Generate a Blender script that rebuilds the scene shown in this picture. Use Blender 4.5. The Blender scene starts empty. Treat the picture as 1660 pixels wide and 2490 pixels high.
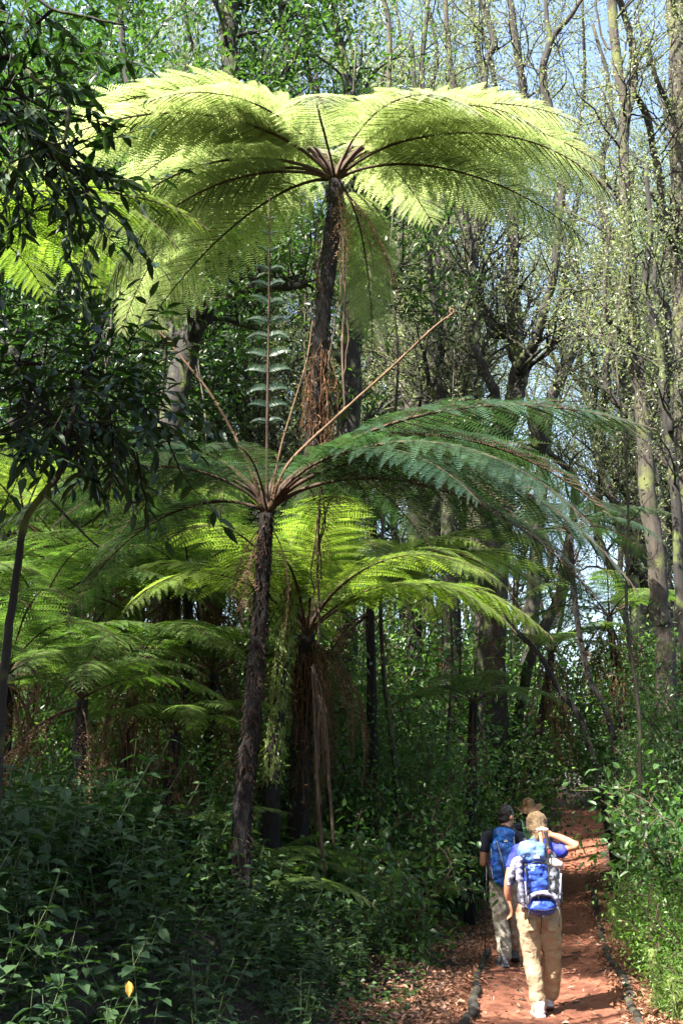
import bpy, math, random
import numpy as np
from mathutils import Vector
R = math.radians
rnd = random.Random(7)
rg = np.random.default_rng(11)
SC = bpy.context.scene

# ------------------------------------------------------------------ camera
PITCH = R(12.85); FPX = 3112.0; CAMZ = 1.65
cam = bpy.data.cameras.new('camera'); camo = bpy.data.objects.new('camera', cam)
SC.collection.objects.link(camo); SC.camera = camo
camo.location = (0, 0, CAMZ); camo.rotation_euler = (R(90) + PITCH, 0, 0)
cam.sensor_fit = 'VERTICAL'; cam.sensor_height = 36; cam.lens = 45.0
cam.clip_start = 0.05; cam.clip_end = 2000
# ------------------------------------------------------------------ sky, sun, exposure
SUN = Vector((-0.44, -0.44, 0.78)).normalized()
w = bpy.data.worlds.new('World'); SC.world = w; w.use_nodes = True
nt = w.node_tree; nt.nodes.clear()
sky = nt.nodes.new('ShaderNodeTexSky'); sky.sky_type = 'NISHITA'; sky.sun_disc = False
sky.sun_elevation = math.asin(SUN.z); sky.sun_rotation = math.atan2(SUN.x, SUN.y)
sky.dust_density = 3.0
bg = nt.nodes.new('ShaderNodeBackground'); bg.inputs[1].default_value = 0.075
wo = nt.nodes.new('ShaderNodeOutputWorld')
nt.links.new(sky.outputs[0], bg.inputs[0]); nt.links.new(bg.outputs[0], wo.inputs[0])
sl = bpy.data.lights.new('sun', 'SUN'); sl.energy = 5.0; sl.angle = R(0.5); sl.color = (1.0, 0.95, 0.86)
so = bpy.data.objects.new('sun', sl); SC.collection.objects.link(so)
so.rotation_euler = SUN.to_track_quat('Z', 'Y').to_euler()
SC.view_settings.view_transform = 'Standard'; SC.view_settings.look = 'None'
SC.view_settings.exposure = 2.85; SC.view_settings.gamma = 1.0
SC.render.engine = 'CYCLES'
cy = SC.cycles
cy.max_bounces = 7; cy.diffuse_bounces = 4; cy.glossy_bounces = 2; cy.transmission_bounces = 4; cy.transparent_max_bounces = 4
cy.use_denoising = True; cy.sample_clamp_indirect = 6.0
cy.caustics_reflective = False; cy.caustics_refractive = False

# ------------------------------------------------------------------ helpers
def P(px, py, Y):
    u = (px - 830) / FPX; v = (1245 - py) / FPX
    k = Y / (math.cos(PITCH) - v * math.sin(PITCH))
    return np.array([u * k, Y, CAMZ + (math.sin(PITCH) + v * math.cos(PITCH)) * k])
def depth(p): return p[1] * math.cos(PITCH) + (p[2] - CAMZ) * math.sin(PITCH)
def unit(a): return a / np.maximum(np.linalg.norm(a, axis=-1, keepdims=True), 1e-9)

class MB:
    """collects geometry for ONE mesh"""
    def __init__(s): s.V = []; s.F = []; s.n = 0
    def add(s, V, faces, mat=0, var=None, smooth=False):
        V = np.asarray(V, float).reshape(-1, 3); off = s.n
        s.V.append(V); s.n += len(V)
        if not isinstance(faces, list): faces = [faces]
        for F in faces:
            F = np.asarray(F, int)
            vv = np.zeros(len(F)) if var is None else (np.full(len(F), var) if np.isscalar(var) else np.resize(var, len(F)))
            s.F.append((F + off, mat, vv, smooth))
        return s
    def mesh(s, name, mats):
        m = bpy.data.meshes.new(name)
        V = np.concatenate(s.V)
        m.vertices.add(len(V)); m.vertices.foreach_set('co', V.astype(np.float32).ravel())
        li = np.concatenate([F.ravel() for F, *_ in s.F]); m.loops.add(len(li))
        m.loops.foreach_set('vertex_index', li.astype(np.int32))
        tot = np.concatenate([np.full(len(F), F.shape[1]) for F, *_ in s.F])
        st = np.concatenate([[0], np.cumsum(tot)[:-1]])
        m.polygons.add(len(tot)); m.polygons.foreach_set('loop_start', st.astype(np.int32))
        m.polygons.foreach_set('material_index', np.concatenate([np.full(len(F), k) for F, k, *_ in s.F]).astype(np.int32))
        m.polygons.foreach_set('use_smooth', np.concatenate([np.full(len(F), sm) for F, k, v, sm in s.F]).astype(bool))
        a = m.attributes.new('var', 'FLOAT', 'FACE')
        a.data.foreach_set('value', np.concatenate([v for F, k, v, sm in s.F]).astype(np.float32))
        for mt in (mats if isinstance(mats, (list, tuple)) else [mats]): m.materials.append(mt)
        m.update(calc_edges=True)
        return m
def link(o, parent=None):
    SC.collection.objects.link(o)
    if parent is not None: o.parent = parent
    return o
def obj(name, mesh, parent=None, loc=None, rot=None, scale=None):
    o = link(bpy.data.objects.new(name, mesh), parent)
    if loc is not None: o.location = loc
    if rot is not None: o.rotation_euler = rot
    if scale is not None: o.scale = (scale,) * 3 if np.isscalar(scale) else scale
    return o
def tag(o, label=None, cat=None, group=None, kind=None):
    if label: o['label'] = label
    if cat: o['category'] = cat
    if group: o['group'] = group
    if kind: o['kind'] = kind
    return o
def thing(name, label, cat, loc=(0, 0, 0), rz=0, group=None, scale=None):
    o = link(bpy.data.objects.new(name, None)); o.location = loc; o.rotation_euler = (0, 0, rz)
    o.empty_display_size = 0.2
    if scale: o.scale = (scale,) * 3
    return tag(o, label, cat, group)
def dup(root, loc, rz, label, group=None, scale=1.0):
    r = root.copy(); SC.collection.objects.link(r); r.location = loc; r.rotation_euler = (0, 0, rz); r.scale = (scale,) * 3
    r['label'] = label
    if group: r['group'] = group
    for ch in list(root.children):
        c = ch.copy(); SC.collection.objects.link(c); c.parent = r
        for g in list(ch.children):
            d = g.copy(); SC.collection.objects.link(d); d.parent = c
    return r

def spline(pts, n=6):
    """Catmull-Rom through rows (any number of columns)"""
    p = np.asarray(pts, float)
    if len(p) < 3:
        t = np.linspace(0, 1, n + 1)[:, None]; return p[0] * (1 - t) + p[-1] * t
    q = np.vstack([2 * p[0] - p[1], p, 2 * p[-1] - p[-2]]); out = []
    for i in range(1, len(q) - 2):
        a, b, c, d = q[i - 1], q[i], q[i + 1], q[i + 2]
        for t in np.linspace(0, 1, n, endpoint=False):
            out.append(.5 * (2 * b + (c - a) * t + (2 * a - 5 * b + 4 * c - d) * t * t + (3 * b - a - 3 * c + d) * t ** 3))
    out.append(p[-1]); return np.array(out)
def tube(mb, pts, rad, sides=8, mat=0, rough=0.0, var=0.0, cap=True, smooth=True, ribs=0):
    p = np.asarray(pts, float); n = len(p); rad = np.broadcast_to(np.asarray(rad, float), (n,))
    T = unit(np.gradient(p, axis=0))
    ref = np.array([0, 0, 1.]) if abs(T[0][2]) < .8 else np.array([1., 0, 0])
    U = np.zeros_like(p); u = unit(np.cross(T[0], ref))
    for i in range(n):
        u = unit(u - T[i] * np.dot(u, T[i])); U[i] = u
    W = np.cross(T, U); a = np.arange(sides) * 2 * math.pi / sides
    rr = rad[:, None] * (1 + rough * rg.normal(0, 1, (n, sides)) + ribs * np.sin(a * 5 + 1)[None, :])
    V = p[:, None] + rr[..., None] * (np.cos(a)[None, :, None] * U[:, None] + np.sin(a)[None, :, None] * W[:, None])
    i, j = np.meshgrid(np.arange(n - 1), np.arange(sides), indexing='ij'); j2 = (j + 1) % sides
    F = np.stack([i * sides + j, i * sides + j2, (i + 1) * sides + j2, (i + 1) * sides + j], -1).reshape(-1, 4)
    fs = [F]
    V = V.reshape(-1, 3)
    if cap:
        V = np.vstack([V, p[0], p[-1]]); k = np.arange(sides); k2 = (k + 1) % sides
        fs.append(np.vstack([np.stack([np.full(sides, n * sides), k2, k], -1),
                             np.stack([np.full(sides, n * sides + 1), (n - 1) * sides + k, (n - 1) * sides + k2], -1)]))
    mb.add(V, fs, mat, var, smooth)
def frame_from(d, nrm):
    d = unit(d); s = unit(np.cross(nrm, d)); n = np.cross(d, s); return d, s, n
def leaves4(mb, c, d, nrm, L, W, mat=0, fold=.15, var=None):
    """folded diamond leaves: base, side, tip, side"""
    N = len(c); d, s, n = frame_from(d, nrm)
    L = np.broadcast_to(L, (N,))[:, None]; W = np.broadcast_to(W, (N,))[:, None]
    m = c + d * L * .45
    V = np.stack([c, m + s * W * .5 + n * W * fold, c + d * L - n * L * .05, m - s * W * .5 + n * W * fold], 1)
    i = np.arange(N)[:, None] * 4
    mb.add(V, i + np.array([[0, 3, 2, 1]]), mat, rg.random(N) if var is None else var)
def leaves8(mb, c, d, nrm, L, W, mat=0, fold=.18, droop=.18, var=None):
    N = len(c); d, s, n = frame_from(d, nrm)
    L = np.broadcast_to(L, (N,))[:, None]; W = np.broadcast_to(W, (N,))[:, None]
    def pt(t, wv, dr): return c + d * L * t + s * W * wv + n * (W * abs(wv) * fold * 2 - L * dr * droop)
    V = np.stack([pt(0, 0, 0), pt(.28, .42, .08), pt(.28, 0, .08), pt(.28, -.42, .08),
                  pt(.64, .4, .42), pt(.64, 0, .42), pt(.64, -.4, .42), pt(1, 0, 1)], 1)
    i = np.arange(N)[:, None]; vr = rg.random(N) if var is None else var
    tri = np.array([[0, 2, 1], [0, 3, 2], [5, 7, 4], [5, 6, 7]]); quad = np.array([[2, 5, 4, 1], [3, 6, 5, 2]])
    FT = (i[:, :, None] * 8 + tri[None]).reshape(-1, 3); FQ = (i[:, :, None] * 8 + quad[None]).reshape(-1, 4)
    off = mb.n; mb.V.append(V.reshape(-1, 3)); mb.n += N * 8
    mb.F.append((FT + off, mat, np.repeat(vr, 4), False)); mb.F.append((FQ + off, mat, np.repeat(vr, 2), False))

# ------------------------------------------------------------------ materials
def newmat(name):
    m = bpy.data.materials.new(name); m.use_nodes = True; t = m.node_tree
    return m, t, t.nodes['Principled BSDF'], t.nodes['Material Output']
def N(t, kind, **kw):
    n = t.nodes.new(kind)
    for k, v in kw.items():
        if isinstance(k, str) and hasattr(n, k): setattr(n, k, v)
    return n
def ramp(t, src, stops):
    r = t.nodes.new('ShaderNodeValToRGB'); e = r.color_ramp.elements
    while len(e) < len(stops): e.new(.5)
    for k, (p, c) in enumerate(stops): e[k].position = p; e[k].color = (*c, 1)
    t.links.new(src, r.inputs[0]); return r
def noise(t, scale, detail=4, rough=.6, vec=None):
    n = t.nodes.new('ShaderNodeTexNoise'); n.inputs['Scale'].default_value = scale
    n.inputs['Detail'].default_value = detail; n.inputs['Roughness'].default_value = rough
    if vec is not None: t.links.new(vec, n.inputs['Vector'])
    return n
def leafmat(name, dark, mid, light, trans=.42, rough=.42, tcol=1.5, spec=.5, tint=(1.25, 1.45, .55)):
    m, t, b, o = newmat(name)
    at = t.nodes.new('ShaderNodeAttribute'); at.attribute_name = 'var'
    oi = t.nodes.new('ShaderNodeObjectInfo')
    tc = t.nodes.new('ShaderNodeTexCoord'); nz = noise(t, 1.3, 2, .5, tc.outputs['Object'])
    a = N(t, 'ShaderNodeMath', operation='MULTIPLY_ADD'); t.links.new(at.outputs['Fac'], a.inputs[0]); a.inputs[1].default_value = .6
    t.links.new(nz.outputs[0], a.inputs[2])
    b2 = N(t, 'ShaderNodeMath', operation='MULTIPLY_ADD'); t.links.new(oi.outputs['Random'], b2.inputs[0]); b2.inputs[1].default_value = .25
    t.links.new(a.outputs[0], b2.inputs[2])
    s = N(t, 'ShaderNodeMath', operation='MULTIPLY'); t.links.new(b2.outputs[0], s.inputs[0]); s.inputs[1].default_value = .72
    r = ramp(t, s.outputs[0], [(.22, dark), (.52, mid), (.88, light)])
    t.links.new(r.outputs[0], b.inputs['Base Color']); b.inputs['Roughness'].default_value = rough
    b.inputs['Specular IOR Level'].default_value = spec
    tr = t.nodes.new('ShaderNodeBsdfTranslucent')
    mx = N(t, 'ShaderNodeMix', data_type='RGBA', blend_type='MULTIPLY'); mx.inputs[0].default_value = 1
    t.links.new(r.outputs[0], mx.inputs[6]); mx.inputs[7].default_value = (tint[0] * tcol, tint[1] * tcol, tint[2] * tcol, 1)
    t.links.new(mx.outputs[2], tr.inputs[0])
    ms = t.nodes.new('ShaderNodeMixShader'); ms.inputs[0].default_value = trans
    t.links.new(b.outputs[0], ms.inputs[1]); t.links.new(tr.outputs[0], ms.inputs[2]); t.links.new(ms.outputs[0], o.inputs[0])
    return m
def barkmat(name, c1, c2, c3=None, moss=0.0, scale=6, bump=.6, stretch=.18, mosscol=(.09, .12, .02)):
    m, t, b, o = newmat(name)
    tc = t.nodes.new('ShaderNodeTexCoord'); mp = t.nodes.new('ShaderNodeMapping'); mp.inputs['Scale'].default_value = (1, 1, stretch)
    t.links.new(tc.outputs['Object'], mp.inputs[0])
    n1 = noise(t, scale, 8, .72, mp.outputs[0]); n2 = noise(t, scale * .35, 3, .6, tc.outputs['Object'])
    r = ramp(t, n1.outputs[0], [(.3, c1), (.62, c2)] + ([(.78, c3)] if c3 else []))
    last = r.outputs[0]
    if moss:
        mr = ramp(t, n2.outputs[0], [(1 - moss - .12, (0, 0, 0)), (1 - moss + .05, (1, 1, 1))])
        mx = N(t, 'ShaderNodeMix', data_type='RGBA'); t.links.new(mr.outputs[0], mx.inputs[0])
        t.links.new(last, mx.inputs[6]); mx.inputs[7].default_value = (*mosscol, 1); last = mx.outputs[2]
    t.links.new(last, b.inputs['Base Color']); b.inputs['Roughness'].default_value = .9
    bp = t.nodes.new('ShaderNodeBump'); bp.inputs['Strength'].default_value = bump; bp.inputs['Distance'].default_value = .04
    t.links.new(n1.outputs[0], bp.inputs['Height']); t.links.new(bp.outputs[0], b.inputs['Normal'])
    return m
def plain(name, col, rough=.7, wr=0.0, col2=None, sc=8, sheen=0, dist=.02):
    m, t, b, o = newmat(name); tc = t.nodes.new('ShaderNodeTexCoord')
    n1 = noise(t, sc, 5, .6, tc.outputs['Object'])
    c2 = col2 or tuple(c * .75 for c in col)
    r = ramp(t, n1.outputs[0], [(.35, c2), (.65, col)]); t.links.new(r.outputs[0], b.inputs['Base Color'])
    b.inputs['Roughness'].default_value = rough
    if wr:
        bp = t.nodes.new('ShaderNodeBump'); bp.inputs['Strength'].default_value = wr; bp.inputs['Distance'].default_value = dist
        n3 = noise(t, sc * 1.3, 3, .5, tc.outputs['Object']); n3.inputs['Distortion'].default_value = .8
        t.links.new(n3.outputs[0], bp.inputs['Height']); t.links.new(bp.outputs[0], b.inputs['Normal'])
    return m
M = {}
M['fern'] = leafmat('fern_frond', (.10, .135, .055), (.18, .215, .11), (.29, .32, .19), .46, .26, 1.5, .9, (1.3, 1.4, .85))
M['fern_shaded'] = leafmat('fern_shade', (.014, .036, .026), (.025, .058, .036), (.045, .085, .045), .3, .3, 1.1, .6)  # dark blue green: the shade on the middle crown is put into the colour
M['fern_lime'] = leafmat('fern_lime', (.05, .09, .018), (.09, .14, .028), (.15, .205, .05), .48, .35, 1.4, .6, (1.35, 1.45, .6))
M['gloss'] = leafmat('glossy_leaf', (.010, .026, .008), (.02, .05, .013), (.045, .09, .02), .32, .4, 1.9, .4)
M['gloss_shaded'] = leafmat('shaded_leaf', (.005, .013, .005), (.010, .026, .008), (.022, .048, .012), .25, .42, 1.6, .3)  # glossy leaf darkened for the near trees: their shade is put into the colour
M['canopy'] = leafmat('canopy_leaf', (.022, .034, .016), (.066, .086, .042), (.20, .215, .13), .42, .42, 1.4, .5, (1.2, 1.35, .75))
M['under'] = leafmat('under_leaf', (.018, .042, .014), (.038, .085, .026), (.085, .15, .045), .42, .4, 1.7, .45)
M['fern_wild'] = leafmat('fern_wild', (.025, .05, .015), (.05, .095, .025), (.10, .155, .045), .42, .33, 1.4, .6)
M['hairs'] = leafmat('trunk_scales', (.003, .0016, .001), (.010, .005, .003), (.03, .014, .008), .1, .8, .8, .2)
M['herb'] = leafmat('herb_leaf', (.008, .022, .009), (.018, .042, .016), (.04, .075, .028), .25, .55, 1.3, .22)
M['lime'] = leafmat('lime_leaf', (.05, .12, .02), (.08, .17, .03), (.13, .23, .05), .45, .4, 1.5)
M['grass'] = leafmat('grass_blade', (.06, .11, .02), (.10, .17, .03), (.17, .23, .06), .45, .4, 1.5)
M['dead'] = leafmat('dead_frond', (.05, .025, .012), (.10, .05, .025), (.20, .11, .06), .3, .7, .9, .2)
M['litter'] = leafmat('dry_leaf', (.07, .028, .016), (.17, .075, .042), (.36, .2, .13), .12, .45, .8, .4)
M['bark'] = barkmat('grey_bark', (.006, .005, .004), (.026, .021, .016), (.10, .088, .07), .34, 9, 1.0)
M['bark_dark'] = barkmat('dark_bark', (.004, .003, .0025), (.014, .011, .008), (.05, .04, .03), .36, 8, 1.0)
M['bark_pale'] = barkmat('pale_bark', (.009, .007, .005), (.045, .035, .025), (.17, .14, .10), .36, 7, 1.0, mosscol=(.07, .08, .02))
M['fibre'] = barkmat('fern_trunk', (.002, .0015, .001), (.007, .0035, .0025), (.035, .015, .009), 0, 34, 1.5, .3)
M['mossbark'] = barkmat('mossy_bark', (.03, .035, .012), (.10, .12, .035), (.22, .25, .10), .5, 14, 1.0, .4, (.15, .19, .05))
M['stalk'] = barkmat('frond_stalk', (.02, .01, .006), (.06, .032, .016), (.10, .06, .025), 0, 30, .3, .2)
M['stalk_tan'] = barkmat('tan_stalk', (.045, .022, .01), (.11, .062, .028), (.20, .13, .07), 0, 30, .3, .2)
M['vine'] = barkmat('vine', (.02, .012, .007), (.09, .055, .034), (.18, .12, .08), 0, 30, .4, .2)
M['stem'] = plain('green_stem', (.05, .07, .02), .6)

# ground: soil on the path, dark humus off it (by a stored 'path' weight)
def groundmat():
    m, t, b, o = newmat('forest_soil')
    tc = t.nodes.new('ShaderNodeTexCoord'); at = t.nodes.new('ShaderNodeAttribute'); at.attribute_name = 'pathw'
    n1 = noise(t, 5, 8, .7, tc.outputs['Object']); n2 = noise(t, 45, 6, .75, tc.outputs['Object'])
    r1 = ramp(t, n1.outputs[0], [(.3, (.17, .048, .022)), (.55, (.34, .115, .058)), (.8, (.50, .21, .125))])
    r2 = ramp(t, n2.outputs[0], [(.3, (.010, .007, .004)), (.7, (.04, .022, .012))])
    mx = N(t, 'ShaderNodeMix', data_type='RGBA'); t.links.new(at.outputs['Fac'], mx.inputs[0])
    t.links.new(r2.outputs[0], mx.inputs[6]); t.links.new(r1.outputs[0], mx.inputs[7])
    r3 = ramp(t, n2.outputs[0], [(.35, (.6, .6, .6)), (.6, (1, 1, 1))])
    m2 = N(t, 'ShaderNodeMix', data_type='RGBA', blend_type='MULTIPLY'); m2.inputs[0].default_value = 1
    t.links.new(mx.outputs[2], m2.inputs[6]); t.links.new(r3.outputs[0], m2.inputs[7])
    t.links.new(m2.outputs[2], b.inputs['Base Color']); b.inputs['Roughness'].default_value = .95
    bp = t.nodes.new('ShaderNodeBump'); bp.inputs['Strength'].default_value = .9; bp.inputs['Distance'].default_value = .05
    t.links.new(n2.outputs[0], bp.inputs['Height']); t.links.new(bp.outputs[0], b.inputs['Normal'])
    return m
M['soil'] = groundmat()

# ------------------------------------------------------------------ terrain
_Y = [-30, 0, 10.6, 11.9, 15.1, 18, 23.4, 28, 33.5, 39, 43, 46, 60]
_X = [-4, -.1, 1.62, 1.83, 2.3, 2.82, 3.72, 4.6, 5.75, 7.0, 7.85, 8.6, 16]
def xc(Y): return np.interp(Y, _Y, _X)
def sst(a): a = np.clip(a, 0, 1); return a * a * (3 - 2 * a)
def H(x, y):
    x = np.asarray(x, float); y = np.asarray(y, float); d = x - xc(y)
    z = np.interp(y, [0, 24, 28, 33.5, 39, 43, 46, 50, 80, 300], [0, 0, .12, .5, .8, 1.02, 1.27, 1.4, 1.6, 6])
    z = z + sst((-d - 1.15) / 2.6) * .75 + np.clip(-d - 2, 0, 40) * .05
    z = z + sst((d - .95) / 1.3) * .85 + np.clip(d - 1.6, 0, 40) * .14
    off = sst((abs(d) - .7) / .6)
    z = z + off * (.06 * np.sin(x * 2.3 + y) + .05 * np.sin(y * 3.1 - x * 1.7)) + (1 - off) * (.02 * np.sin(y * 2.1) - .05 * np.exp(-(d / .35) ** 2))
    return z
def ground():
    xs = np.concatenate([np.linspace(-320, -14, 22), np.linspace(-13, -1.2, 60), np.linspace(-1, 8, 150), np.linspace(8.2, 20, 60), np.linspace(21, 320, 22)])
    ys = np.concatenate([np.linspace(-120, -2, 14), np.linspace(-1, 16, 220), np.linspace(16.2, 45, 110), np.linspace(46, 420, 30)])
    X, Y = np.meshgrid(xs, ys, indexing='ij'); Z = H(X, Y)
    near = (abs(X - xc(Y)) < 1.6)
    Z = Z + np.where(near, rg.normal(0, .006, X.shape), rg.normal(0, .02, X.shape))
    V = np.stack([X, Y, Z], -1).reshape(-1, 3); nx, ny = X.shape
    i, j = np.meshgrid(np.arange(nx - 1), np.arange(ny - 1), indexing='ij')
    F = np.stack([i * ny + j, (i + 1) * ny + j, (i + 1) * ny + j + 1, i * ny + j + 1], -1).reshape(-1, 4)
    mb = MB(); mb.add(V, F, 0, 0, True); m = mb.mesh('ground', M['soil'])
    d = abs(X - xc(Y)).ravel() + .07 * np.sin(Y.ravel() * 4) + .05 * np.sin(Y.ravel() * 9.7 + 1)
    a = m.attributes.new('pathw', 'FLOAT', 'POINT'); a.data.foreach_set('value', (1 - sst((d - .62) / .5)).astype(np.float32))
    tag(obj('ground', m), kind='structure')
ground()

# ------------------------------------------------------------------ tree ferns
def frond_mesh(name, L, seed, th0, th1, npin=26, nq=20, wid=.24, droop=.35, twist=0., mats=None, dead=False, pw=1.3, s0=.17, split=True, wav=.0, fill=.30):
    """one frond growing along +X from the origin. returns (leafy mesh, stalk mesh)"""
    r = np.random.default_rng(seed)
    ns = 34; s = np.linspace(0, 1, ns); th = th0 + (th1 - th0) * s ** pw + wav * np.sin(s * 9 + seed)
    sw = np.cumsum(r.normal(0, .012, ns)) + twist * s
    T = np.stack([np.cos(th) * np.cos(sw), np.cos(th) * np.sin(sw), np.sin(th)], -1)
    C = np.vstack([[0, 0, 0], np.cumsum(T[:-1] * (L / (ns - 1)), 0)])
    def at(q): return np.stack([np.interp(q, s, C[:, k]) for k in range(3)], -1)
    def tan(q): return unit(np.stack([np.interp(q, s, T[:, k]) for k in range(3)], -1))
    q = np.linspace(s0, .985, npin); q = q + r.normal(0, .003, npin)
    lp = L * wid * (np.sin(np.clip((q - s0 + .10) / (1.02 - s0 + .10), 0, 1) ** .72 * math.pi) ** .75)
    if dead: lp = lp * r.uniform(.25, 1.0, npin)
    mb = MB(); st = MB()
    base = at(q); TT = tan(q); S = unit(np.cross(np.array([0, 0, 1.]), TT)); NN = np.cross(TT, S)
    t = (np.arange(nq) + .5) / nq
    for sd in (1, -1):
        a = (.42 + .35 * q + r.normal(0, .05, npin))[:, None]
        D = unit(S * sd * np.cos(a) + TT * np.sin(a) + NN * r.normal(.02, .05, npin)[:, None])
        dr = droop * (1 + r.normal(0, .2, npin))[:, None, None]
        l3 = lp[:, None, None]
        pos = base[:, None] + D[:, None] * (t[None, :, None] * l3) - np.array([0, 0, 1.]) * dr * (t ** 2)[None, :, None] * l3
        dirp = unit(D[:, None] * np.ones((1, nq, 1)) - np.array([0, 0, 1.]) * dr * 2 * t[None, :, None])
        axis = unit(TT[:, None] - dirp * np.sum(TT[:, None] * dirp, -1, keepdims=True))
        nr = np.cross(dirp, axis) * sd
        pl = (lp * .19)[:, None] * np.clip(1.02 - t ** 2.2, 0, 1)[None, :] * (.55 + .45 * np.clip(t * 6, 0, 1))[None, :]
        wq = (lp / nq * fill)[:, None, None]
        keep = np.ones(pos.shape[:2], bool)
        if dead: keep = r.random(pos.shape[:2]) > .2
        vr = np.repeat(np.clip(r.normal(.5, .2, npin), 0, 1), nq).reshape(npin, nq) + r.normal(0, .08, (npin, nq))
        for s2 in (1, -1):
            A = unit(axis * s2 + dirp * .38 - nr * .18 + (r.normal(0, .5, pos.shape) if dead else r.normal(0, .04, pos.shape)))
            b0 = pos - dirp * wq; b1 = pos + dirp * wq
            tip = pos + A * pl[..., None]; md = pos + A * (pl * .6)[..., None]
            V = np.stack([b0, md - dirp * wq * .8, tip + dirp * wq * .2, md + dirp * wq * 1.0, b1], 2)[keep]
            n_ = len(V); i = np.arange(n_)[:, None] * 5
            mb.add(V, i + np.array([[0, 1, 2, 3, 4]]) if s2 * sd > 0 else i + np.array([[4, 3, 2, 1, 0]]), 0, vr[keep])
        # pinna midribs: thin three-sided needles
        hw = .0016 * L
        e = base + D * lp[:, None] - np.array([0, 0, 1.]) * dr[:, 0] * lp[:, None]
        mm = base + D * lp[:, None] * .5 - np.array([0, 0, 1.]) * dr[:, 0] * lp[:, None] * .25
        u = NN * hw
        V = np.stack([base - u, mm - u * .7, e, mm + u * .7, base + u], 1); i = np.arange(npin)[:, None] * 5
        st.add(V, i + np.array([[0, 1, 2, 3, 4]]), 0, .5)
    tube(st, C, np.interp(s, [0, .1, 1], [.0085 * L, .0055 * L, .0012 * L]), 5, 0)
    return mb.mesh(name, mats[0]), st.mesh(name + '_stalk', mats[1])

FR = {}
def frondset(key, n, **kw):
    FR[key] = [frond_mesh('frond', seed=k * 7 + hash_(key), **{**kw, 'th0': kw['th0'] + rnd.uniform(-.12, .12), 'th1': kw['th1'] + rnd.uniform(-.15, .15),
                'twist': rnd.uniform(-.35, .35)}) for k in range(n)]
def hash_(s): return sum(ord(c) * (i + 3) for i, c in enumerate(s)) % 9973
GF = (M['fern'], M['stalk']); GD = (M['fern_shaded'], M['stalk']); GL = (M['fern_lime'], M['stalk']); DD = (M['dead'], M['stalk'])
frondset('tall', 7, L=4.15, th0=R(72), th1=R(-30), npin=36, nq=26, wid=.225, droop=.26, mats=GF, pw=.72, fill=.25)
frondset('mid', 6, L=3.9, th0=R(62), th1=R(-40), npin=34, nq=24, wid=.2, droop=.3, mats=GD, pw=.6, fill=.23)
frondset('lime', 5, L=3.4, th0=R(55), th1=R(-40), npin=28, nq=20, wid=.2, droop=.3, mats=GL, pw=1.0)
frondset('small', 4, L=2.4, th0=R(48), th1=R(-38), npin=24, nq=14, wid=.2, droop=.25, mats=(M['fern_wild'], M['stalk']), pw=1.0)
frondset('dead', 4, L=2.2, th0=R(-25), th1=R(-92), npin=22, nq=10, wid=.12, droop=.9, mats=DD, pw=.35, dead=True)
frondset('deadlong', 3, L=3.2, th0=R(5), th1=R(-95), npin=26, nq=12, wid=.12, droop=1.0, mats=DD, pw=.5, dead=True)

def fern_trunk_mesh(pts, rad, mat, hair=400, hairmat=None, flare=0.0, lo=0.0, hi=1.0, hl=.12):
    p = spline(np.column_stack([pts, rad]), 10); mb = MB()
    tube(mb, p[:, :3], p[:, 3], 14, 0, .10, ribs=.05)
    n = hair
    if n:
        k = rg.uniform(lo, hi, n) * (len(p) - 1.01); i = k.astype(int); f = (k - i)[:, None]
        c = p[i] * (1 - f) + p[i + 1] * f; a = rg.uniform(0, 2 * math.pi, n)
        o = np.stack([np.cos(a), np.sin(a), np.zeros(n)], -1)
        cc = c[:, :3] + o * c[:, 3:4] * .92
        d = unit(o * rg.uniform(.2, .9, (n, 1)) + np.array([0, 0, -1]) * rg.uniform(.6, 1.4, (n, 1)) + rg.normal(0, .25, (n, 3)))
        leaves4(mb, cc, d, o, rg.uniform(.4, 1.4, n) * hl, rg.uniform(.008, .02, n), 1, .1)
    return mb.mesh('trunk', [mat, hairmat or M['hairs']])
def put_frond(root, key, k, az, tilt=0., scale=1., off=(0, 0, 0), name='frond', roll=0.):
    lm, sm = FR[key][k % len(FR[key])]
    o = obj(name, lm, root, off, (roll, -tilt, az), scale)
    o.rotation_mode = 'XYZ'
    obj('stalk', sm, o); return o
def tree_fern(label, base, top, r0, r1, key, n, group=None, azs=None, mid=None, scale=1., dead=4, deadkey='dead', deadscale=.6, hair=500, tiltr=.18, trunkmat=None, young=0, hl=.12):
    base = np.array(base, float); top = np.array(top, float)
    root = thing('tree_fern', label, 'tree fern', tuple(base), 0, group)
    pts = [np.zeros(3)] + [np.array(m, float) - base for m in (mid or [])] + [top - base]
    rad = np.interp(np.linspace(0, 1, len(pts)), [0, .25, 1], [r0, (r0 + r1) / 2, r1])
    obj('trunk', fern_trunk_mesh(np.array(pts), rad, trunkmat or M['fibre'], hair, hl=hl), root)
    off = tuple(top - base)
    azs = azs if azs is not None else [(k + rnd.uniform(-.3, .3)) * 2 * math.pi / n for k in range(n)]
    for k, a in enumerate(azs):
        if isinstance(a, tuple): a, tl, sc_ = a
        else: tl, sc_ = rnd.uniform(-tiltr, tiltr * .6), rnd.uniform(.85, 1.08)
        put_frond(root, key, k, a, tl, sc_ * scale, off)
    for k in range(dead):
        put_frond(root, deadkey, k, rnd.uniform(0, 6.28), rnd.uniform(-.1, .1), deadscale * rnd.uniform(.7, 1.25), (off[0], off[1], off[2] - .1), 'dead_frond')
    return root
def D(a): return math.radians(a)

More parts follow.
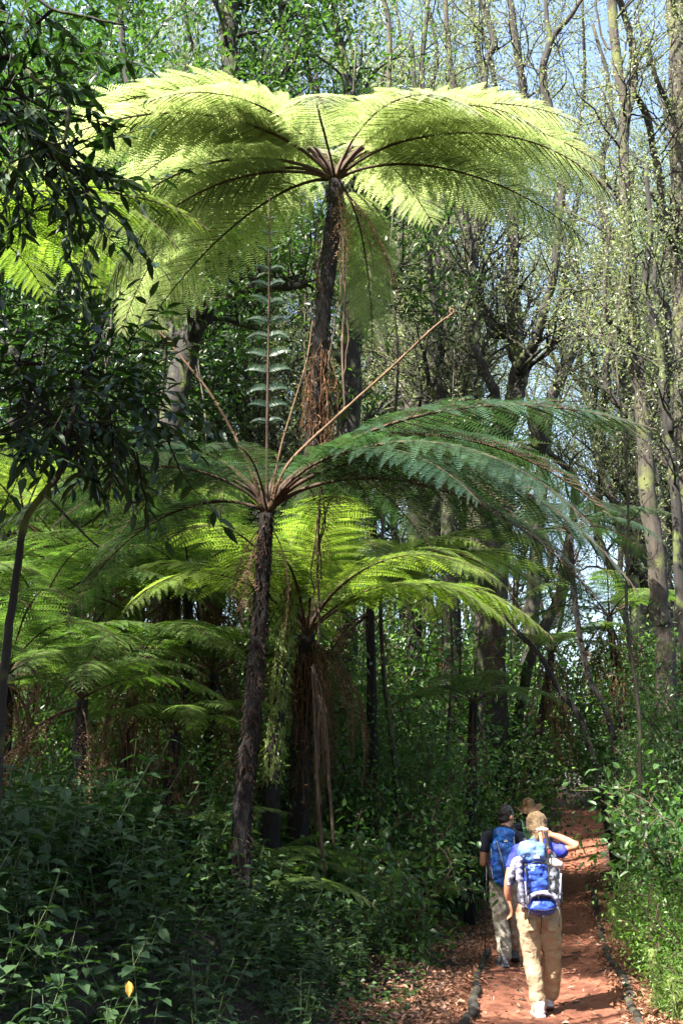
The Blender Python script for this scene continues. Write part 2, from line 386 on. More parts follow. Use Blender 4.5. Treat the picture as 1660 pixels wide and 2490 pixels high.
# the tall one in the middle of the picture
TY = 15.0; tt = P(815, 440, TY)
tall = tree_fern('tallest tree fern, its wide umbrella of sunlit fronds filling the top of the picture', (P(655, 2060, TY)[0], TY, .6), tt, .11, .088, 'tall', 40,
    mid=[P(664, 1850, TY), P(690, 1580, TY), P(712, 1400, TY), P(738, 1230, TY), P(770, 1000, TY), P(778, 830, TY), P(803, 620, TY)],
    dead=8, deadkey='dead', deadscale=.75, hair=1800, trunkmat=M['fibre'],
    azs=[(k * 2 * math.pi / 24 + rnd.uniform(-.1, .1), -.36 * max(0, -math.sin(k * 2 * math.pi / 24)) + rnd.uniform(-.08, .08), rnd.uniform(.9, 1.05) * (1 - .25 * max(0, -math.sin(k * 2 * math.pi / 24)))) for k in (0, 1, 2, 4, 5, 7, 8, 10, 11, 12, 13, 15, 17, 20, 22, 23)]
        + [(D(a + rnd.uniform(-4, 4)), tl + rnd.uniform(-.06, .06), sc) for a, tl, sc in [(182, -.1, 1.12), (160, -.5, 1.05), (203, -.4, 1.1), (140, -.75, .95), (178, -.85, .95), (192, -.6, 1.0), (75, -.8, .7), (15, -.5, .9), (-8, -.35, 1.0)]])
def strands(parent, c0, c1, spread, n, ln, mat='dead', name='dead_matter'):
    o = np.array(parent.location); mb = MB(); c0 = np.array(c0) - o; c1 = np.array(c1) - o
    for k in range(n):
        a = rg.uniform(0, 6.28); b = c0 + (c1 - c0) * rg.random() + np.array([math.cos(a), math.sin(a), 0]) * spread * rg.uniform(.7, 1.1); L = ln * rg.uniform(.4, 1.3); pts = [b]
        for i in range(5): pts.append(pts[-1] + np.array([rg.normal(0, .03), rg.normal(0, .03), -L / 5]))
        tube(mb, pts, np.linspace(.007, .003, 6), 3, 0, .1, var=rg.random(), cap=False)
        m = 16; i = rg.uniform(0, 4.99, m); ii = i.astype(int); P_ = np.array(pts); c = P_[ii] + (P_[ii + 1] - P_[ii]) * (i - ii)[:, None]
        leaves4(mb, c, unit(rg.normal(0, .6, (m, 3)) + [0, 0, -1]), unit(rg.normal(0, 1, (m, 3))), rg.uniform(.04, .13, m), rg.uniform(.006, .018, m), 0)
    return obj(name, mb.mesh(name, M[mat]), parent)
strands(tall, P(780, 830, TY), P(772, 1030, TY), .14, 60, .75)
strands(tall, P(770, 1200, TY), P(770, 1330, TY), .12, 30, .45)
mb = MB(); o_ = np.array(tall.location); pp = spline([[*(P(a, b_, TY) - o_)] for a, b_ in [(738, 1230), (712, 1400), (690, 1580), (672, 1760), (660, 1900)]], 8)
tube(mb, pp, .108, 12, 0, .06, cap=False)
n = 2600; k_ = rg.integers(0, len(pp), n); a_ = rg.uniform(0, 6.28, n); on = np.stack([np.cos(a_), np.sin(a_), np.zeros(n)], -1)
leaves4(mb, pp[k_] + on * .105 + rg.normal(0, .02, (n, 3)), unit(on * .4 + rg.normal(0, .4, (n, 3)) + [0, 0, -.8]), on, rg.uniform(.03, .09, n), rg.uniform(.008, .018, n), 1)
obj('moss', mb.mesh('moss', [M['mossbark'], M['grass']]), tall)  # moss sleeve, its colour brightened to stand in for sunlight on it
# the dark one in front of it
MY = 11.5; mt = P(648, 1250, MY)
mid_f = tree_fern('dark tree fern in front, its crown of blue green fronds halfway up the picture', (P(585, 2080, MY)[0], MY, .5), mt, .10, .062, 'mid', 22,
    mid=[P(592, 1950, MY), P(612, 1750, MY), P(632, 1500, MY)], dead=3, hair=2200, hl=.07, tiltr=.16,
    azs=[(D(-12), .12, 1.0), (D(-32), -.05, .95), (D(12), .1, 1.0), (D(35), .15, .9), (D(60), .2, .85), (D(85), .15, .8), (D(110), .2, .8), (D(135), .1, .85), (D(160), .05, .65),
         (D(182), .12, .86), (D(200), .0, .7), (D(150), .12, .9), (D(262), .05, .5), (D(318), -.02, .75),
         (D(-20), -.22, 1.0), (D(5), -.25, .95), (D(165), -.3, .65)])
# the low lime one behind
LY = 15.5; lt = P(745, 1545, LY)
lime_f = tree_fern('short tree fern with lime sunlit fronds arching right behind the dark trunk', (P(722, 1950, LY)[0], LY, .6), lt, .12, .11, 'lime', 14,
    mid=[P(735, 1750, LY)], dead=12, deadkey='deadlong', deadscale=.55, hair=900, tiltr=.2)

strands(lime_f, P(755, 1560, LY), P(745, 1640, LY), .2, 70, 1.7)
# ------------------------------------------------------------------ woody trees
def twigs(wood, tips, p, d, L, r, lev, up=.25, nch=3, spread=.7):
    """a sinuous branch with side branches; collects leafy tips"""
    n = 5; pts = [p]; q = np.array(p, float); d = unit(np.array(d, float)); dirs = [d]
    for i in range(n):
        d = unit(d + rg.normal(0, .22, 3) + np.array([0, 0, up * .3])); q = q + d * L / n; pts.append(q); dirs.append(d)
    tube(wood, pts, np.linspace(r, r * .45, n + 1), 5 if r > .025 else 3, 0, .06, cap=False)
    if lev == 0:
        for i in range(2, n + 1): tips.append((pts[i], dirs[i], 1))
        return
    for k in range(nch):
        i = rg.integers(1, n + 1); dd = unit(dirs[i] + rg.normal(0, spread, 3) + np.array([0, 0, up]))
        twigs(wood, tips, pts[i], dd, L * rg.uniform(.5, .75), max(r * .5, .006), lev - 1, up, nch, spread)
    twigs(wood, tips, pts[-1], dirs[-1], L * .6, max(r * .45, .006), lev - 1, up, nch, spread)
def leafcloud(mb, tips, per, sig, L, W, mat=0, big=False, dn=.25):
    t = np.array([x[0] for x in tips]); td = np.array([x[1] for x in tips]); n = len(t) * per
    c = np.repeat(t, per, 0) + rg.normal(0, sig, (n, 3)) * np.array([1, 1, .7])
    d = unit(np.repeat(td, per, 0) * .5 + rg.normal(0, .8, (n, 3)) + np.array([0, 0, -dn]))
    nr = unit(rg.normal(0, .55, (n, 3)) + np.array([0, 0, 1.]))
    clump = np.repeat(rg.random(len(t)), per) * .6 + rg.random(n) * .4
    f = leaves8 if big else leaves4
    f(mb, c, d, nr, rg.uniform(.7, 1.2, n) * L, rg.uniform(.75, 1.15, n) * W, mat, var=clump)
def limb(wood, pts, n=7, sides=10, rough=.05, wob=.04, mat=0):
    """pts rows: x y z r"""
    p = spline(np.array(pts), n)
    k = np.cumsum(rg.normal(0, 1, (len(p), 3)), 0) * wob * .3; k -= np.linspace(0, 1, len(p))[:, None] * k[-1]
    p[:, :3] += k * np.clip(p[:, 3:4] * 5, .2, 1)
    tube(wood, p[:, :3], p[:, 3], sides, mat, rough); return p
def trace(pts, Y, wk=1.42):
    out = []
    for q in pts:
        yy = Y + (q[3] if len(q) > 3 else 0); p = P(q[0], q[1], yy); out.append([*p, q[2] * wk / 2 / FPX * depth(p)])
    return out
def traced_tree(label, Y, limbs, group=None, bark='bark', leaf='canopy', cat='tree', zmin=7.5, per=7, step=2, L=.075, W=.034, sig=.15, tw=1.3, name='tree', lev=1, big=False, base=True, rough=.06, nch=3, wob=.11):
    wood = MB(); tips = []
    for k, lm in enumerate(limbs):
        pts = trace(lm, Y)
        if k == 0 and base:
            b = pts[0]; dx = (pts[0][0] - pts[min(2, len(pts) - 1)][0]) * .3; pc = float(xc(b[1])); dx = dx if abs(b[0] + dx - pc) > 1.1 else (pc + (1.15 if b[0] > pc else -1.15) - b[0])
            z0 = float(H(b[0] + dx, b[1])) - .1
            if b[2] > z0 + .3:
                pts = [[b[0] + dx, b[1], z0, b[3] * 1.35], [b[0] + dx * .6, b[1], z0 + (b[2] - z0) * .45, b[3] * 1.1]] + pts
            org = np.array([pts[0][0], pts[0][1], pts[0][2]])
        elif k == 0: org = np.array(pts[0][:3])
        p = limb(wood, pts, 6, 10 if k == 0 else 8, rough, wob)
        for i in range(2, len(p), step):
            if p[i][2] < zmin: continue
            d = unit(p[min(i + 1, len(p) - 1), :3] - p[i - 1, :3]); o = unit(rg.normal(0, 1, 3) * np.array([1, 1, .3]))
            twigs(wood, tips, p[i, :3], d * .4 + o * .9 + np.array([0, 0, .3]), tw * rg.uniform(.6, 1.2), max(p[i, 3] * .3, .012), lev, nch=nch)
    root = thing(name, label, cat, tuple(org), 0, group)
    for b in (wood,):
        b.V = [v - org for v in b.V]
    obj('trunk', wood.mesh('trunk', M[bark]), root)
    if tips:
        cr = MB(); leafcloud(cr, [(t[0] - org, t[1], 1) for t in tips], per, sig, L, W, big=big)
        obj('crown', cr.mesh('crown', M[leaf]), root)
    return root
def oo(pts): return [tuple(p) for p in pts]
traced_tree('big gnarled tree with a thick forked trunk and a burl, right of the tallest fern', 24, [
    [(1232, 1139, 46), (1227, 1070, 42), (1238, 1017, 36), (1264, 954, 34), (1269, 875, 32), (1259, 806, 27), (1253, 726, 26), (1248, 635, 22), (1253, 476, 18), (1264, 397, 16), (1280, 250, 14), (1269, 175, 13), (1240, 20, 12), (1225, -90, 8)],
    [(1269, 875, 24), (1238, 822, 20), (1200, 800, 18), (1169, 758, 17), (1148, 690, 16), (1148, 609, 14), (1160, 500, 12, .6), (1175, 350, 12, .8), (1180, 160, 12, 1), (1200, 106, 12, 1), (1169, 0, 10, 1)],
    [(1227, 1030, 24), (1215, 990, 20, -.2), (1200, 922, 17, -.5), (1169, 853, 14, -.6), (1163, 795, 13, -.6), (1150, 600, 11, -.7), (1110, 430, 9, -.7)],
    [(1266, 900, 24), (1275, 870, 20, -.3), (1296, 822, 18, -.6), (1317, 758, 16, -.8), (1346, 670, 14, -.9), (1359, 529, 13, -1), (1372, 400, 12, -1), (1335, 250, 13, -1), (1322, 175, 13, -1), (1338, 100, 12, -1), (1380, 42, 9, -1), (1430, -30, 6, -1)],
    [(1338, 100, 9, -1), (1330, 40, 8, -1), (1325, -30, 6, -1)],
    [(1232, 1120, 34), (1285, 1107, 34, -.5), (1315, 1076, 30, -.8), (1300, 1030, 24, -.9), (1290, 985, 16, -1)]], zmin=9.5, per=4)
traced_tree('gnarled tree with lichen pale bark, just left of the big forked tree', 25.5, [
    [(1175, 1110, 34), (1158, 1017, 30), (1148, 954, 27), (1142, 900, 24), (1152, 800, 20), (1148, 740, 18), (1138, 620, 15), (1120, 450, 13), (1125, 300, 11), (1090, 140, 10), (1080, -40, 7)],
    [(1145, 945, 16), (1105, 917, 14, .3), (1089, 885, 12, .4), (1075, 820, 11, .5), (1085, 640, 9, .5), (1050, 400, 7, .5)]], zmin=8.5, bark='bark_pale')
traced_tree('twisted tree with mossy elbows, third trunk left of the big forked tree', 24, [
    [(1100, 1090, 28), (1084, 1017, 25), (1068, 954, 24), (1063, 901, 20), (1075, 832, 17), (1063, 763, 16), (1040, 600, 14), (1060, 400, 12), (1030, 200, 10), (1040, 0, 7)],
    [(1095, 1060, 20), (1135, 1035, 17, -.3), (1148, 1000, 14, -.4), (1140, 965, 12, -.4), (1170, 880, 9, -.4), (1195, 780, 7, -.4)]], zmin=8.)
traced_tree('dark leaning trunk beside the tall tree fern, lit on no side', 25, [
    [(1020, 1080, 24), (1020, 1017, 22), (1042, 954, 21), (1040, 860, 17), (1060, 700, 14), (1050, 560, 12), (1010, 300, 9), (1000, 80, 7)]], bark='bark_dark', zmin=7.5)
traced_tree('slim pale trunk nearest the tall tree fern on its right', 28, [
    [(1004, 1060, 22), (983, 965, 20), (968, 912, 18), (973, 832, 15), (960, 700, 13), (975, 500, 11), (945, 300, 10), (946, 69, 9), (925, -20, 7)],
    [(975, 920, 12), (930, 850, 10, .4), (905, 700, 8, .5), (890, 500, 7, .6)]], bark='bark_pale', zmin=8.)
traced_tree('crooked tree leaning right toward the open sky', 33, [
    [(1300, 1080, 22), (1338, 938, 20), (1359, 901, 18), (1386, 843, 17), (1407, 795, 15), (1424, 710, 13), (1465, 588, 11), (1450, 420, 9), (1480, 250, 8), (1440, 60, 6)],
    [(1359, 901, 10), (1330, 820, 9, .4), (1370, 700, 8, .5), (1390, 560, 7, .6), (1420, 400, 5, .7)]], zmin=9.)
traced_tree('straight tall tree with patchy bark near the right edge, forking high up', 22, [
    [(1603, 1565, 34), (1592, 1485, 33), (1580, 1340, 31), (1563, 1203, 29), (1553, 1044, 28), (1545, 938, 26), (1537, 806, 24), (1528, 700, 24), (1528, 635, 23), (1520, 530, 20), (1518, 370, 18), (1520, 254, 18), (1502, 175, 17), (1486, 0, 16), (1480, -80, 12)],
    [(1520, 300, 14), (1534, 222, 14, .2), (1536, 150, 14, .3), (1529, 80, 13, .4), (1502, -10, 11, .4)],
    [(1534, 210, 11, .2), (1571, 286, 12, .6), (1587, 360, 12, .9), (1603, 440, 14, 1), (1612, 560, 14, 1.1)],
    [(1540, 850, 12), (1505, 800, 11, -.4), (1475, 770, 9, -.6), (1470, 690, 8, -.7), (1480, 560, 6, -.8)]], bark='bark_pale', zmin=8., wob=.05)
traced_tree('thick mossy trunk cut off by the right edge of the picture', 24, [
    [(1672, 1500, 44), (1664, 1017, 42), (1658, 800, 40), (1654, 476, 38), (1648, 265, 38), (1645, 0, 36), (1640, -90, 34)],
    [(1650, 620, 12), (1600, 540, 9, -.5), (1560, 500, 6, -.8)], [(1648, 300, 12), (1600, 200, 9, -.5), (1570, 90, 6, -.8)]], bark='bark_pale', zmin=6., wob=.05)
traced_tree('thin dark tree with a crook, between the patchy trunk and the right edge', 20, [
    [(1640, 1250, 18), (1630, 1100, 17), (1605, 950, 15), (1600, 880, 13), (1580, 780, 12), (1560, 690, 11), (1580, 560, 9), (1570, 400, 7)],
    [(1630, 1050, 12), (1624, 885, 12, .3), (1624, 763, 11, .4), (1590, 700, 9, .5), (1600, 600, 7, .6)]], bark='bark_dark', zmin=6.)
traced_tree('pale leaning sapling low behind the drooping dark frond', 26, [
    [(1290, 1620, 18), (1370, 1400, 17), (1386, 1261, 16), (1391, 1203, 16), (1388, 1150, 13), (1355, 1115, 10), (1290, 1060, 7)]], zmin=5., bark='bark_pale')
traced_tree('slender tree behind the straight patchy trunk, bending left', 27, [
    [(1600, 1200, 16), (1560, 1060, 15), (1530, 1000, 14), (1490, 960, 12), (1475, 900, 11), (1490, 800, 9), (1470, 600, 7), (1440, 420, 6)]], zmin=7.)
# broadleaved tree left of the tall fern
BL = dict(leaf='gloss', L=.15, W=.062, per=6, sig=.20, tw=1.2, big=False, bark='bark_dark')
traced_tree('massive dark trunk with glossy leaves behind the left half of the highest fern crown', 19, [
    [(415, 1120, 46), (424, 960, 43), (445, 826, 40), (495, 741, 36), (530, 600, 32), (545, 430, 28), (570, 265, 24), (550, 60, 30), (560, -80, 24)],
    [(500, 720, 22), (600, 700, 20, -.3), (690, 695, 18, -.6), (745, 690, 15, -.9)],
    [(440, 830, 26), (380, 760, 22, .4), (350, 640, 18, .6), (330, 400, 14, .6), (300, 150, 12, .6), (290, -30, 10, .6)],
    [(545, 430, 20), (640, 330, 18, .3), (700, 180, 14, .3), (690, 30, 12, .3), (720, -60, 9, .3)]], zmin=8.5, step=1, **BL)
traced_tree('glossy leaved tree rising behind the top of the fern crown', 21, [
    [(850, 1000, 40), (870, 700, 32), (880, 420, 26), (860, 220, 20), (820, 60, 16), (800, -60, 12)],
    [(880, 420, 14), (780, 260, 12, .3), (740, 100, 10, .3), (760, -40, 8, .3)],
    [(870, 640, 14), (930, 520, 12, .3), (960, 400, 9, .3)],
    [(860, 800, 14), (940, 700, 12, -.3), (980, 640, 9, -.3)]], zmin=5.5, step=1, **{**BL, 'per': 5})

# generic forest trees: multi-stemmed, ascending limbs
def forest_tree(seed, h=20., stems=4, leaf='canopy', bark='bark', L=.085, W=.036, per=12, fork=.25, sig=.3, lev=1, zl=.3, spread=.16, step=2):
    wood = MB(); tips = []
    f = h * fork * rg.uniform(.7, 1.2); tr = [[0, 0, -.3, .22], [rg.normal(0, .15), rg.normal(0, .15), f * .5, .18], [rg.normal(0, .3), rg.normal(0, .3), f, .17]]
    limb(wood, tr, 5, 9, .07)
    for k in range(stems):
        a = k * 2 * math.pi / stems + rg.normal(0, .4); o = np.array([math.cos(a), math.sin(a), 0]); p = np.array(tr[-1][:3]); pts = [[*p, .13]]
        hh = h * rg.uniform(.8, 1.05)
        for i in range(1, 7):
            t = i / 6; q = p + o * (hh - f) * spread * t ** .7 + np.array([rg.normal(0, .4), rg.normal(0, .4), (hh - f) * t]); pts.append([*q, .13 * (1 - t * .75)])
        pp = limb(wood, pts, 5, 7, .06, .08)
        for i in range(2, len(pp), step):
            if pp[i][2] < h * zl: continue
            oo_ = unit(rg.normal(0, 1, 3) * np.array([1, 1, .2]))
            twigs(wood, tips, pp[i, :3], oo_ * .9 + np.array([0, 0, .6]), rg.uniform(1.2, 2.4), max(pp[i, 3] * .35, .015), lev)
    cr = MB(); leafcloud(cr, tips, per, sig, L, W)
    return wood.mesh('trunk', M[bark]), cr.mesh('crown', M[leaf])
FT = [forest_tree(k, 20, [3, 4, 4, 5][k], step=1, per=19, sig=.18) for k in range(4)]
FS = [forest_tree(k, 14, 4, 'gloss', 'bark_dark', .12, .05, 4, .2, .3, 1, .1, .2, step=2) for k in range(2)]
FG = [forest_tree(k, 14, 4, 'gloss', 'bark_dark', .15, .06, 13, .2, .3, 1, .1, .2, step=1) for k in range(2)]
def place_tree(kind, k, x, y, label, sc=1., rz=None, group=None, name='tree'):
    tm, cm = kind[k % len(kind)]
    r = thing(name, label, 'tree', (x, y, float(H(x, y))), rnd.uniform(0, 6.28) if rz is None else rz, group, sc)
    obj('trunk', tm, r); obj('crown', cm, r); return r
G1 = 'tall grey forest trees far behind the ferns'
far = []
for row, (y0, n, xa, xb) in enumerate([(33, 4, -6.5, 2.5), (37, 7, -10, 14), (45, 8, -13, 18), (55, 9, -17, 24), (68, 10, -21, 30)]):
    for k in range(n):
        far.append((xa + (xb - xa) * (k + .5) / n + rnd.uniform(-.8, .8), y0 + rnd.uniform(-2.5, 2.5)))
for k, (x, y) in enumerate(far):
    if abs(x - float(xc(y))) < 1.6 and y < 50: x += 3
    place_tree(FT, k, x, y, 'tall grey forest tree with fine leaves, one of many far behind the ferns', rnd.uniform(1.0, 1.35), group=G1)
for k, (x, y, sc, lb) in enumerate([(-7.5, 24, 1.25, 'leafy dark tree at the left edge of the picture, behind the tree ferns'), (-5.6, 27, 1.15, 'glossy leaved tree seen between the left edge and the massive trunk'),
        (-6.5, 31, 1.5, 'tall dark tree behind the leafy tree at the left edge')]):
    place_tree(FG, k, x, y, lb, sc)
# unseen trees added beside and behind the camera to throw shade on the foreground
for k, (x, y, sc, lb) in enumerate([(-7.0, 3.0, .75, 'first added shade tree outside the left edge, nearest the viewer'), (-7.6, 9.6, .62, 'second added shade tree outside the left edge, beside the dark fern'), (-6.2, 6.0, .68, 'third added shade tree outside the left edge'),
        (-4.5, -2.5, .9, 'added shade tree behind the viewer on the left'), (4.5, -1.5, .9, 'added shade tree behind the viewer on the right'), (0, -6, 1., 'added shade tree straight behind the viewer'), (6.5, 4, .9, 'added shade tree right of the path outside the picture'),
        (8.5, 10, .9, 'added shade tree right of the bank outside the picture'), (3.8, 2.0, .62, 'low added shade tree right of the viewer'),
        (-3.7, 4.6, .85, 'thinly leaved added shade tree left of the viewer'), (-5.2, 7.6, .98, 'thinly leaved added shade tree beside the overhanging branches')]):
    place_tree(FS if 'thinly' in lb else FG, k, x, y, lb, sc)

# ------------------------------------------------------------------ shrubs, leafy sprays, plants
def spray(wood, lf, p, d, L, n, ll, lw, r=.008, mat=0, up=.1, var=None, drp=.22):
    """a twig with alternate leaves"""
    pts = [p]; q = np.array(p, float); d = unit(np.array(d, float)); ds = [d]
    for i in range(6):
        d = unit(d + rg.normal(0, .12, 3) + np.array([0, 0, up * .3 - .03 * i])); q = q + d * L / 6; pts.append(q); ds.append(d)
    tube(wood, pts, np.linspace(r, r * .3, 7), 4, 0, 0, cap=False)
    t = np.linspace(.15, 1, n) * 6; i = np.minimum(t.astype(int), 5); f = (t - i)[:, None]; pa = np.array(pts); da = np.array(ds)
    c = pa[i] * (1 - f) + pa[i + 1] * f; dd = da[i]
    side = unit(np.cross(dd, np.array([0, 0, 1.])) + 1e-6); ang = np.where(np.arange(n) % 2, 1., -1.)[:, None]
    ld = unit(dd * .55 + side * ang * .8 + rg.normal(0, .3, (n, 3)) + np.array([0, 0, -.2]))
    ld[-1] = dd[-1]
    leaves8(lf, c, ld, unit(np.array([0, 0, 1.]) + rg.normal(0, .35, (n, 3))), ll * rg.uniform(.7, 1.15, n), lw * rg.uniform(.8, 1.1, n), mat, droop=drp, var=rg.random(n) if var is None else np.clip(var + rg.normal(0, .15, n), 0, 1))
    return pts[-1]
def shrub_mesh(seed, Rr, h, nst, nleaf, ll, lw, mat, big=False, low=.1):
    wood = MB(); lf = MB()
    tips = []
    for k in range(nst):
        a = rg.uniform(0, 6.28); o = np.array([math.cos(a), math.sin(a), 0]); L = h * rg.uniform(.5, 1)
        pts = [np.zeros(3) + o * .05]; 
        for i in range(1, 6): pts.append(o * Rr * rg.uniform(.5, .9) * (i / 5) ** 1.3 + np.array([rg.normal(0, .05), rg.normal(0, .05), L * i / 5]))
        p = spline(pts, 4); tube(wood, p, np.linspace(.018, .005, len(p)), 4, 0, 0, cap=False)
        for i in range(3, len(p), 2):
            if p[i][2] > h * low: tips.append((p[i], unit(p[i] - p[i - 1] + o * .1), 1))
            q = p[i] + rg.normal(0, Rr * .25, 3) * np.array([1, 1, .5])
            if q[2] > .15:
                tube(wood, [p[i], (p[i] + q) / 2 + [0, 0, .04], q], [.006, .005, .003], 3, 0, 0, cap=False); tips.append((q, unit(q - p[i]), 1))
    leafcloud(lf, tips, max(1, nleaf // len(tips)), Rr * .16, ll, lw, big=big, dn=.3)
    return wood.mesh('stems', M['vine']), lf.mesh('leaves', M[mat])
def place_kind(kind, k, x, y, label, cat, name, sc=1., group=None, names=('stems', 'foliage'), rz=None, dz=0.):
    tm, cm = kind[k % len(kind)]
    r = thing(name, label, cat, (x, y, float(H(x, y)) + dz), rnd.uniform(0, 6.28) if rz is None else rz, group, sc)
    obj(names[0], tm, r); obj(names[1], cm, r); return r
SH = [shrub_mesh(k, 1.25, 2.6, 16, 4200, .085, .042, 'under') for k in range(4)]
SB = [shrub_mesh(k, 1.0, 1.6, 12, 1100, .14, .07, 'under', True) for k in range(3)]
SL = [shrub_mesh(k, .8, 1.3, 16, 2600, .06, .026, 'lime') for k in range(2)]
# background understorey shrubs in rows
gS = 'green understorey shrubs under the forest trees'
cnt = 0
for y0, n, xa, xb, sc in [(18.5, 7, -5.2, 5.2, .8), (21.5, 8, -6.3, 6.3, 1.05), (25, 9, -7.2, 9., 1.3), (29, 10, -8.4, 10.5, 1.5), (34, 11, -10, 13, 1.8), (40, 12, -12, 15, 2.1), (50, 13, -15, 20, 2.6), (62, 14, -18, 26, 3.0)]:
    for k in range(n):
        x = xa + (xb - xa) * (k + .5) / n + rnd.uniform(-.5, .5); y = y0 + rnd.uniform(-1.3, 1.3); d = x - float(xc(y))
        lim = .8 + sc * 1.3 if y0 < 49 else 0
        if abs(d) < lim: x = float(xc(y)) + (lim if d > 0 else -lim)
        place_kind(SH, cnt, x, y, 'rounded understorey shrub with small green leaves, one of many under the forest trees', 'shrub', 'shrub', sc * rnd.uniform(.85, 1.15), gS); cnt += 1
def sapling(seed, h=9.):
    wood = MB(); tips = []; pts = [[0, 0, -.1, .035]]; q = np.zeros(3)
    for i in range(1, 8): q = q + np.array([rg.normal(0, .13), rg.normal(0, .13), h / 7]); pts.append([*q, .035 * (1 - i / 9)])
    pp = limb(wood, pts, 4, 6, .05, .03)
    for i in range(8, len(pp), 2): twigs(wood, tips, pp[i, :3], unit(rg.normal(0, 1, 3)) + [0, 0, .5], rg.uniform(.5, 1.1), .01, 0)
    cr = MB(); leafcloud(cr, tips, 9, .16, .085, .038); return wood.mesh('trunk', M['bark_pale']), cr.mesh('crown', M['canopy'])
SP = [sapling(k) for k in range(4)]
for k in range(46):
    y = 18 + 26 * rnd.random(); x = (-.27 + .56 * rnd.random()) * y; d = x - float(xc(y))
    if abs(d) < 1.3: x += 2.6 if d > 0 else -2.6
    place_kind(SP, k, x, y, 'slender pale sapling, one of many thin stems between the forest trees', 'sapling', 'sapling', rnd.uniform(.7, 1.5), 'thin saplings between the forest trees', ('trunk', 'crown'))
def ground_fern(k):
    r = []
    for j in range(7): r.append((rnd.uniform(0, .4) + j * .9, rnd.uniform(-.15, .3), rnd.uniform(.45, .75)))
    return r
for k in range(70):
    if k < 56: y = rnd.uniform(12.3, 21); x = rnd.uniform(-.28 * y, float(xc(y)) - 2.1 - (y < 14) * .8)
    else: y = rnd.uniform(14, 30); x = float(xc(y)) + rnd.choice([-1.9, 2.0, 2.8]) * rnd.uniform(.9, 1.4)
    root = thing('fern', 'fern growing straight from the ground, one of many in the thicket', 'fern', (x, y, float(H(x, y)) + .05), rnd.uniform(0, 6.28), 'ground ferns of the thicket')
    for a, tl, sc in ground_fern(k):
        lm, sm = FR['small'][rnd.randrange(4)]; o = obj('frond', lm, root, (0, 0, 0), (0, -tl, a), sc); obj('stalk', sm, o)
for k, (px, Y, sc) in enumerate([(690, 20, 1.5), (800, 21.5, 1.6), (900, 23, 1.75), (1000, 22, 1.45), (1090, 25, 1.8), (1180, 27, 1.8), (1170, 23, 1.2), (960, 26, 2.0), (760, 25, 2.0), (1740, 24, 1.5), (1700, 21, 1.2), (1720, 29, 1.7),
        (60, 15.5, 1.0), (190, 16.5, 1.05), (330, 16, .95), (450, 17, 1.1), (540, 15.5, .85), (120, 18.5, 1.35), (280, 19, 1.4), (420, 20, 1.5), (570, 19, 1.3), (20, 20, 1.5)]):
    place_kind(SH, k + 1, P(px, 1700, Y)[0], Y, 'tall rounded bush filling the space between the fern trunks, one of many', 'shrub', 'tall_shrub', sc, 'tall bushes between the fern trunks')
SHL = [shrub_mesh(k, 1.25, 2.6, 16, 3600, .09, .045, 'lime') for k in range(2)]  # lime copy of the shrub: sunlight put into the leaves where sun is blocked
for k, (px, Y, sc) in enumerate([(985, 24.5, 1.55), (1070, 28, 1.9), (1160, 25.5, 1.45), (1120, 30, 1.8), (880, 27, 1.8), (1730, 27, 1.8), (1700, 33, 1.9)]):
    place_kind(SHL, k, P(px, 1700, Y)[0], Y, 'light green leafy bush with sunlight put into its leaf colour, under the tree crowns, one of several', 'shrub', 'tall_shrub', sc, 'light green bushes under the tree crowns')
# larger-leaved shrubs beside the path and behind the ferns
for k, (px, py, Y, sc, kind, lb) in enumerate([
    (905, 1700, 19, 1.15, SH, 'dense dark green bush right of the dangling dead fronds'),
    (1010, 1830, 17.5, .95, SH, 'bushy shrub left of the path, level with the hikers heads'),
    (880, 1950, 15.5, .9, SB, 'broad leaved shrub at the foot of the dead frond curtain'),
    (1090, 1900, 20, .8, SB, 'shrub with pale shiny leaves just left of the hikers'),
    (980, 2080, 13.8, .75, SB, 'low dark shrub left of the man with the blue pack'),
    (1150, 1760, 24, 1.2, SH, 'bush under the small tree fern with the pale frond'),
    (1610, 1830, 17, .95, SB, 'dark large leaved shrub right of the far path'),
    (1640, 1760, 15, .95, SB, 'tall dark shrub against the right edge of the picture'),
    (1570, 1860, 22, .9, SH, 'shaded bush where the path disappears, right side'),
    (300, 1830, 15.5, .9, SB, 'shrub with shiny pale leaves deep in the left fern thicket'),
    (130, 1900, 13.5, .8, SB, 'dark bush low at the left edge'),
    (450, 1900, 14.5, .75, SB, 'leafy shrub left of the dark fern trunk'),
    (1600, 1960, 13, .7, SL, 'bright leafy shrub on the sunny right bank, farthest back'),
    (1560, 2060, 14.5, .62, SL, 'light green shrub on the right bank nearer the path'),
    (1640, 2090, 12, .62, SL, 'lush light green shrub by the right edge, above the grass'),
    (1640, 2290, 10.8, .42, SL, 'small bright shrub in the lower right corner'),
    (1585, 2120, 12.8, .5, SL, 'bright rounded shrub between the grass and the sunny bank'),
    (1560, 2010, 17.5, .6, SL, 'sunny shrub beside the far bend of the path'),
    (1650, 1990, 11.6, .75, SL, 'tallest of the bright shrubs, touching the right edge')]):
    x = P(px, py, Y)[0]; place_kind(kind, k, x, Y, lb, 'shrub', 'shrub', sc)

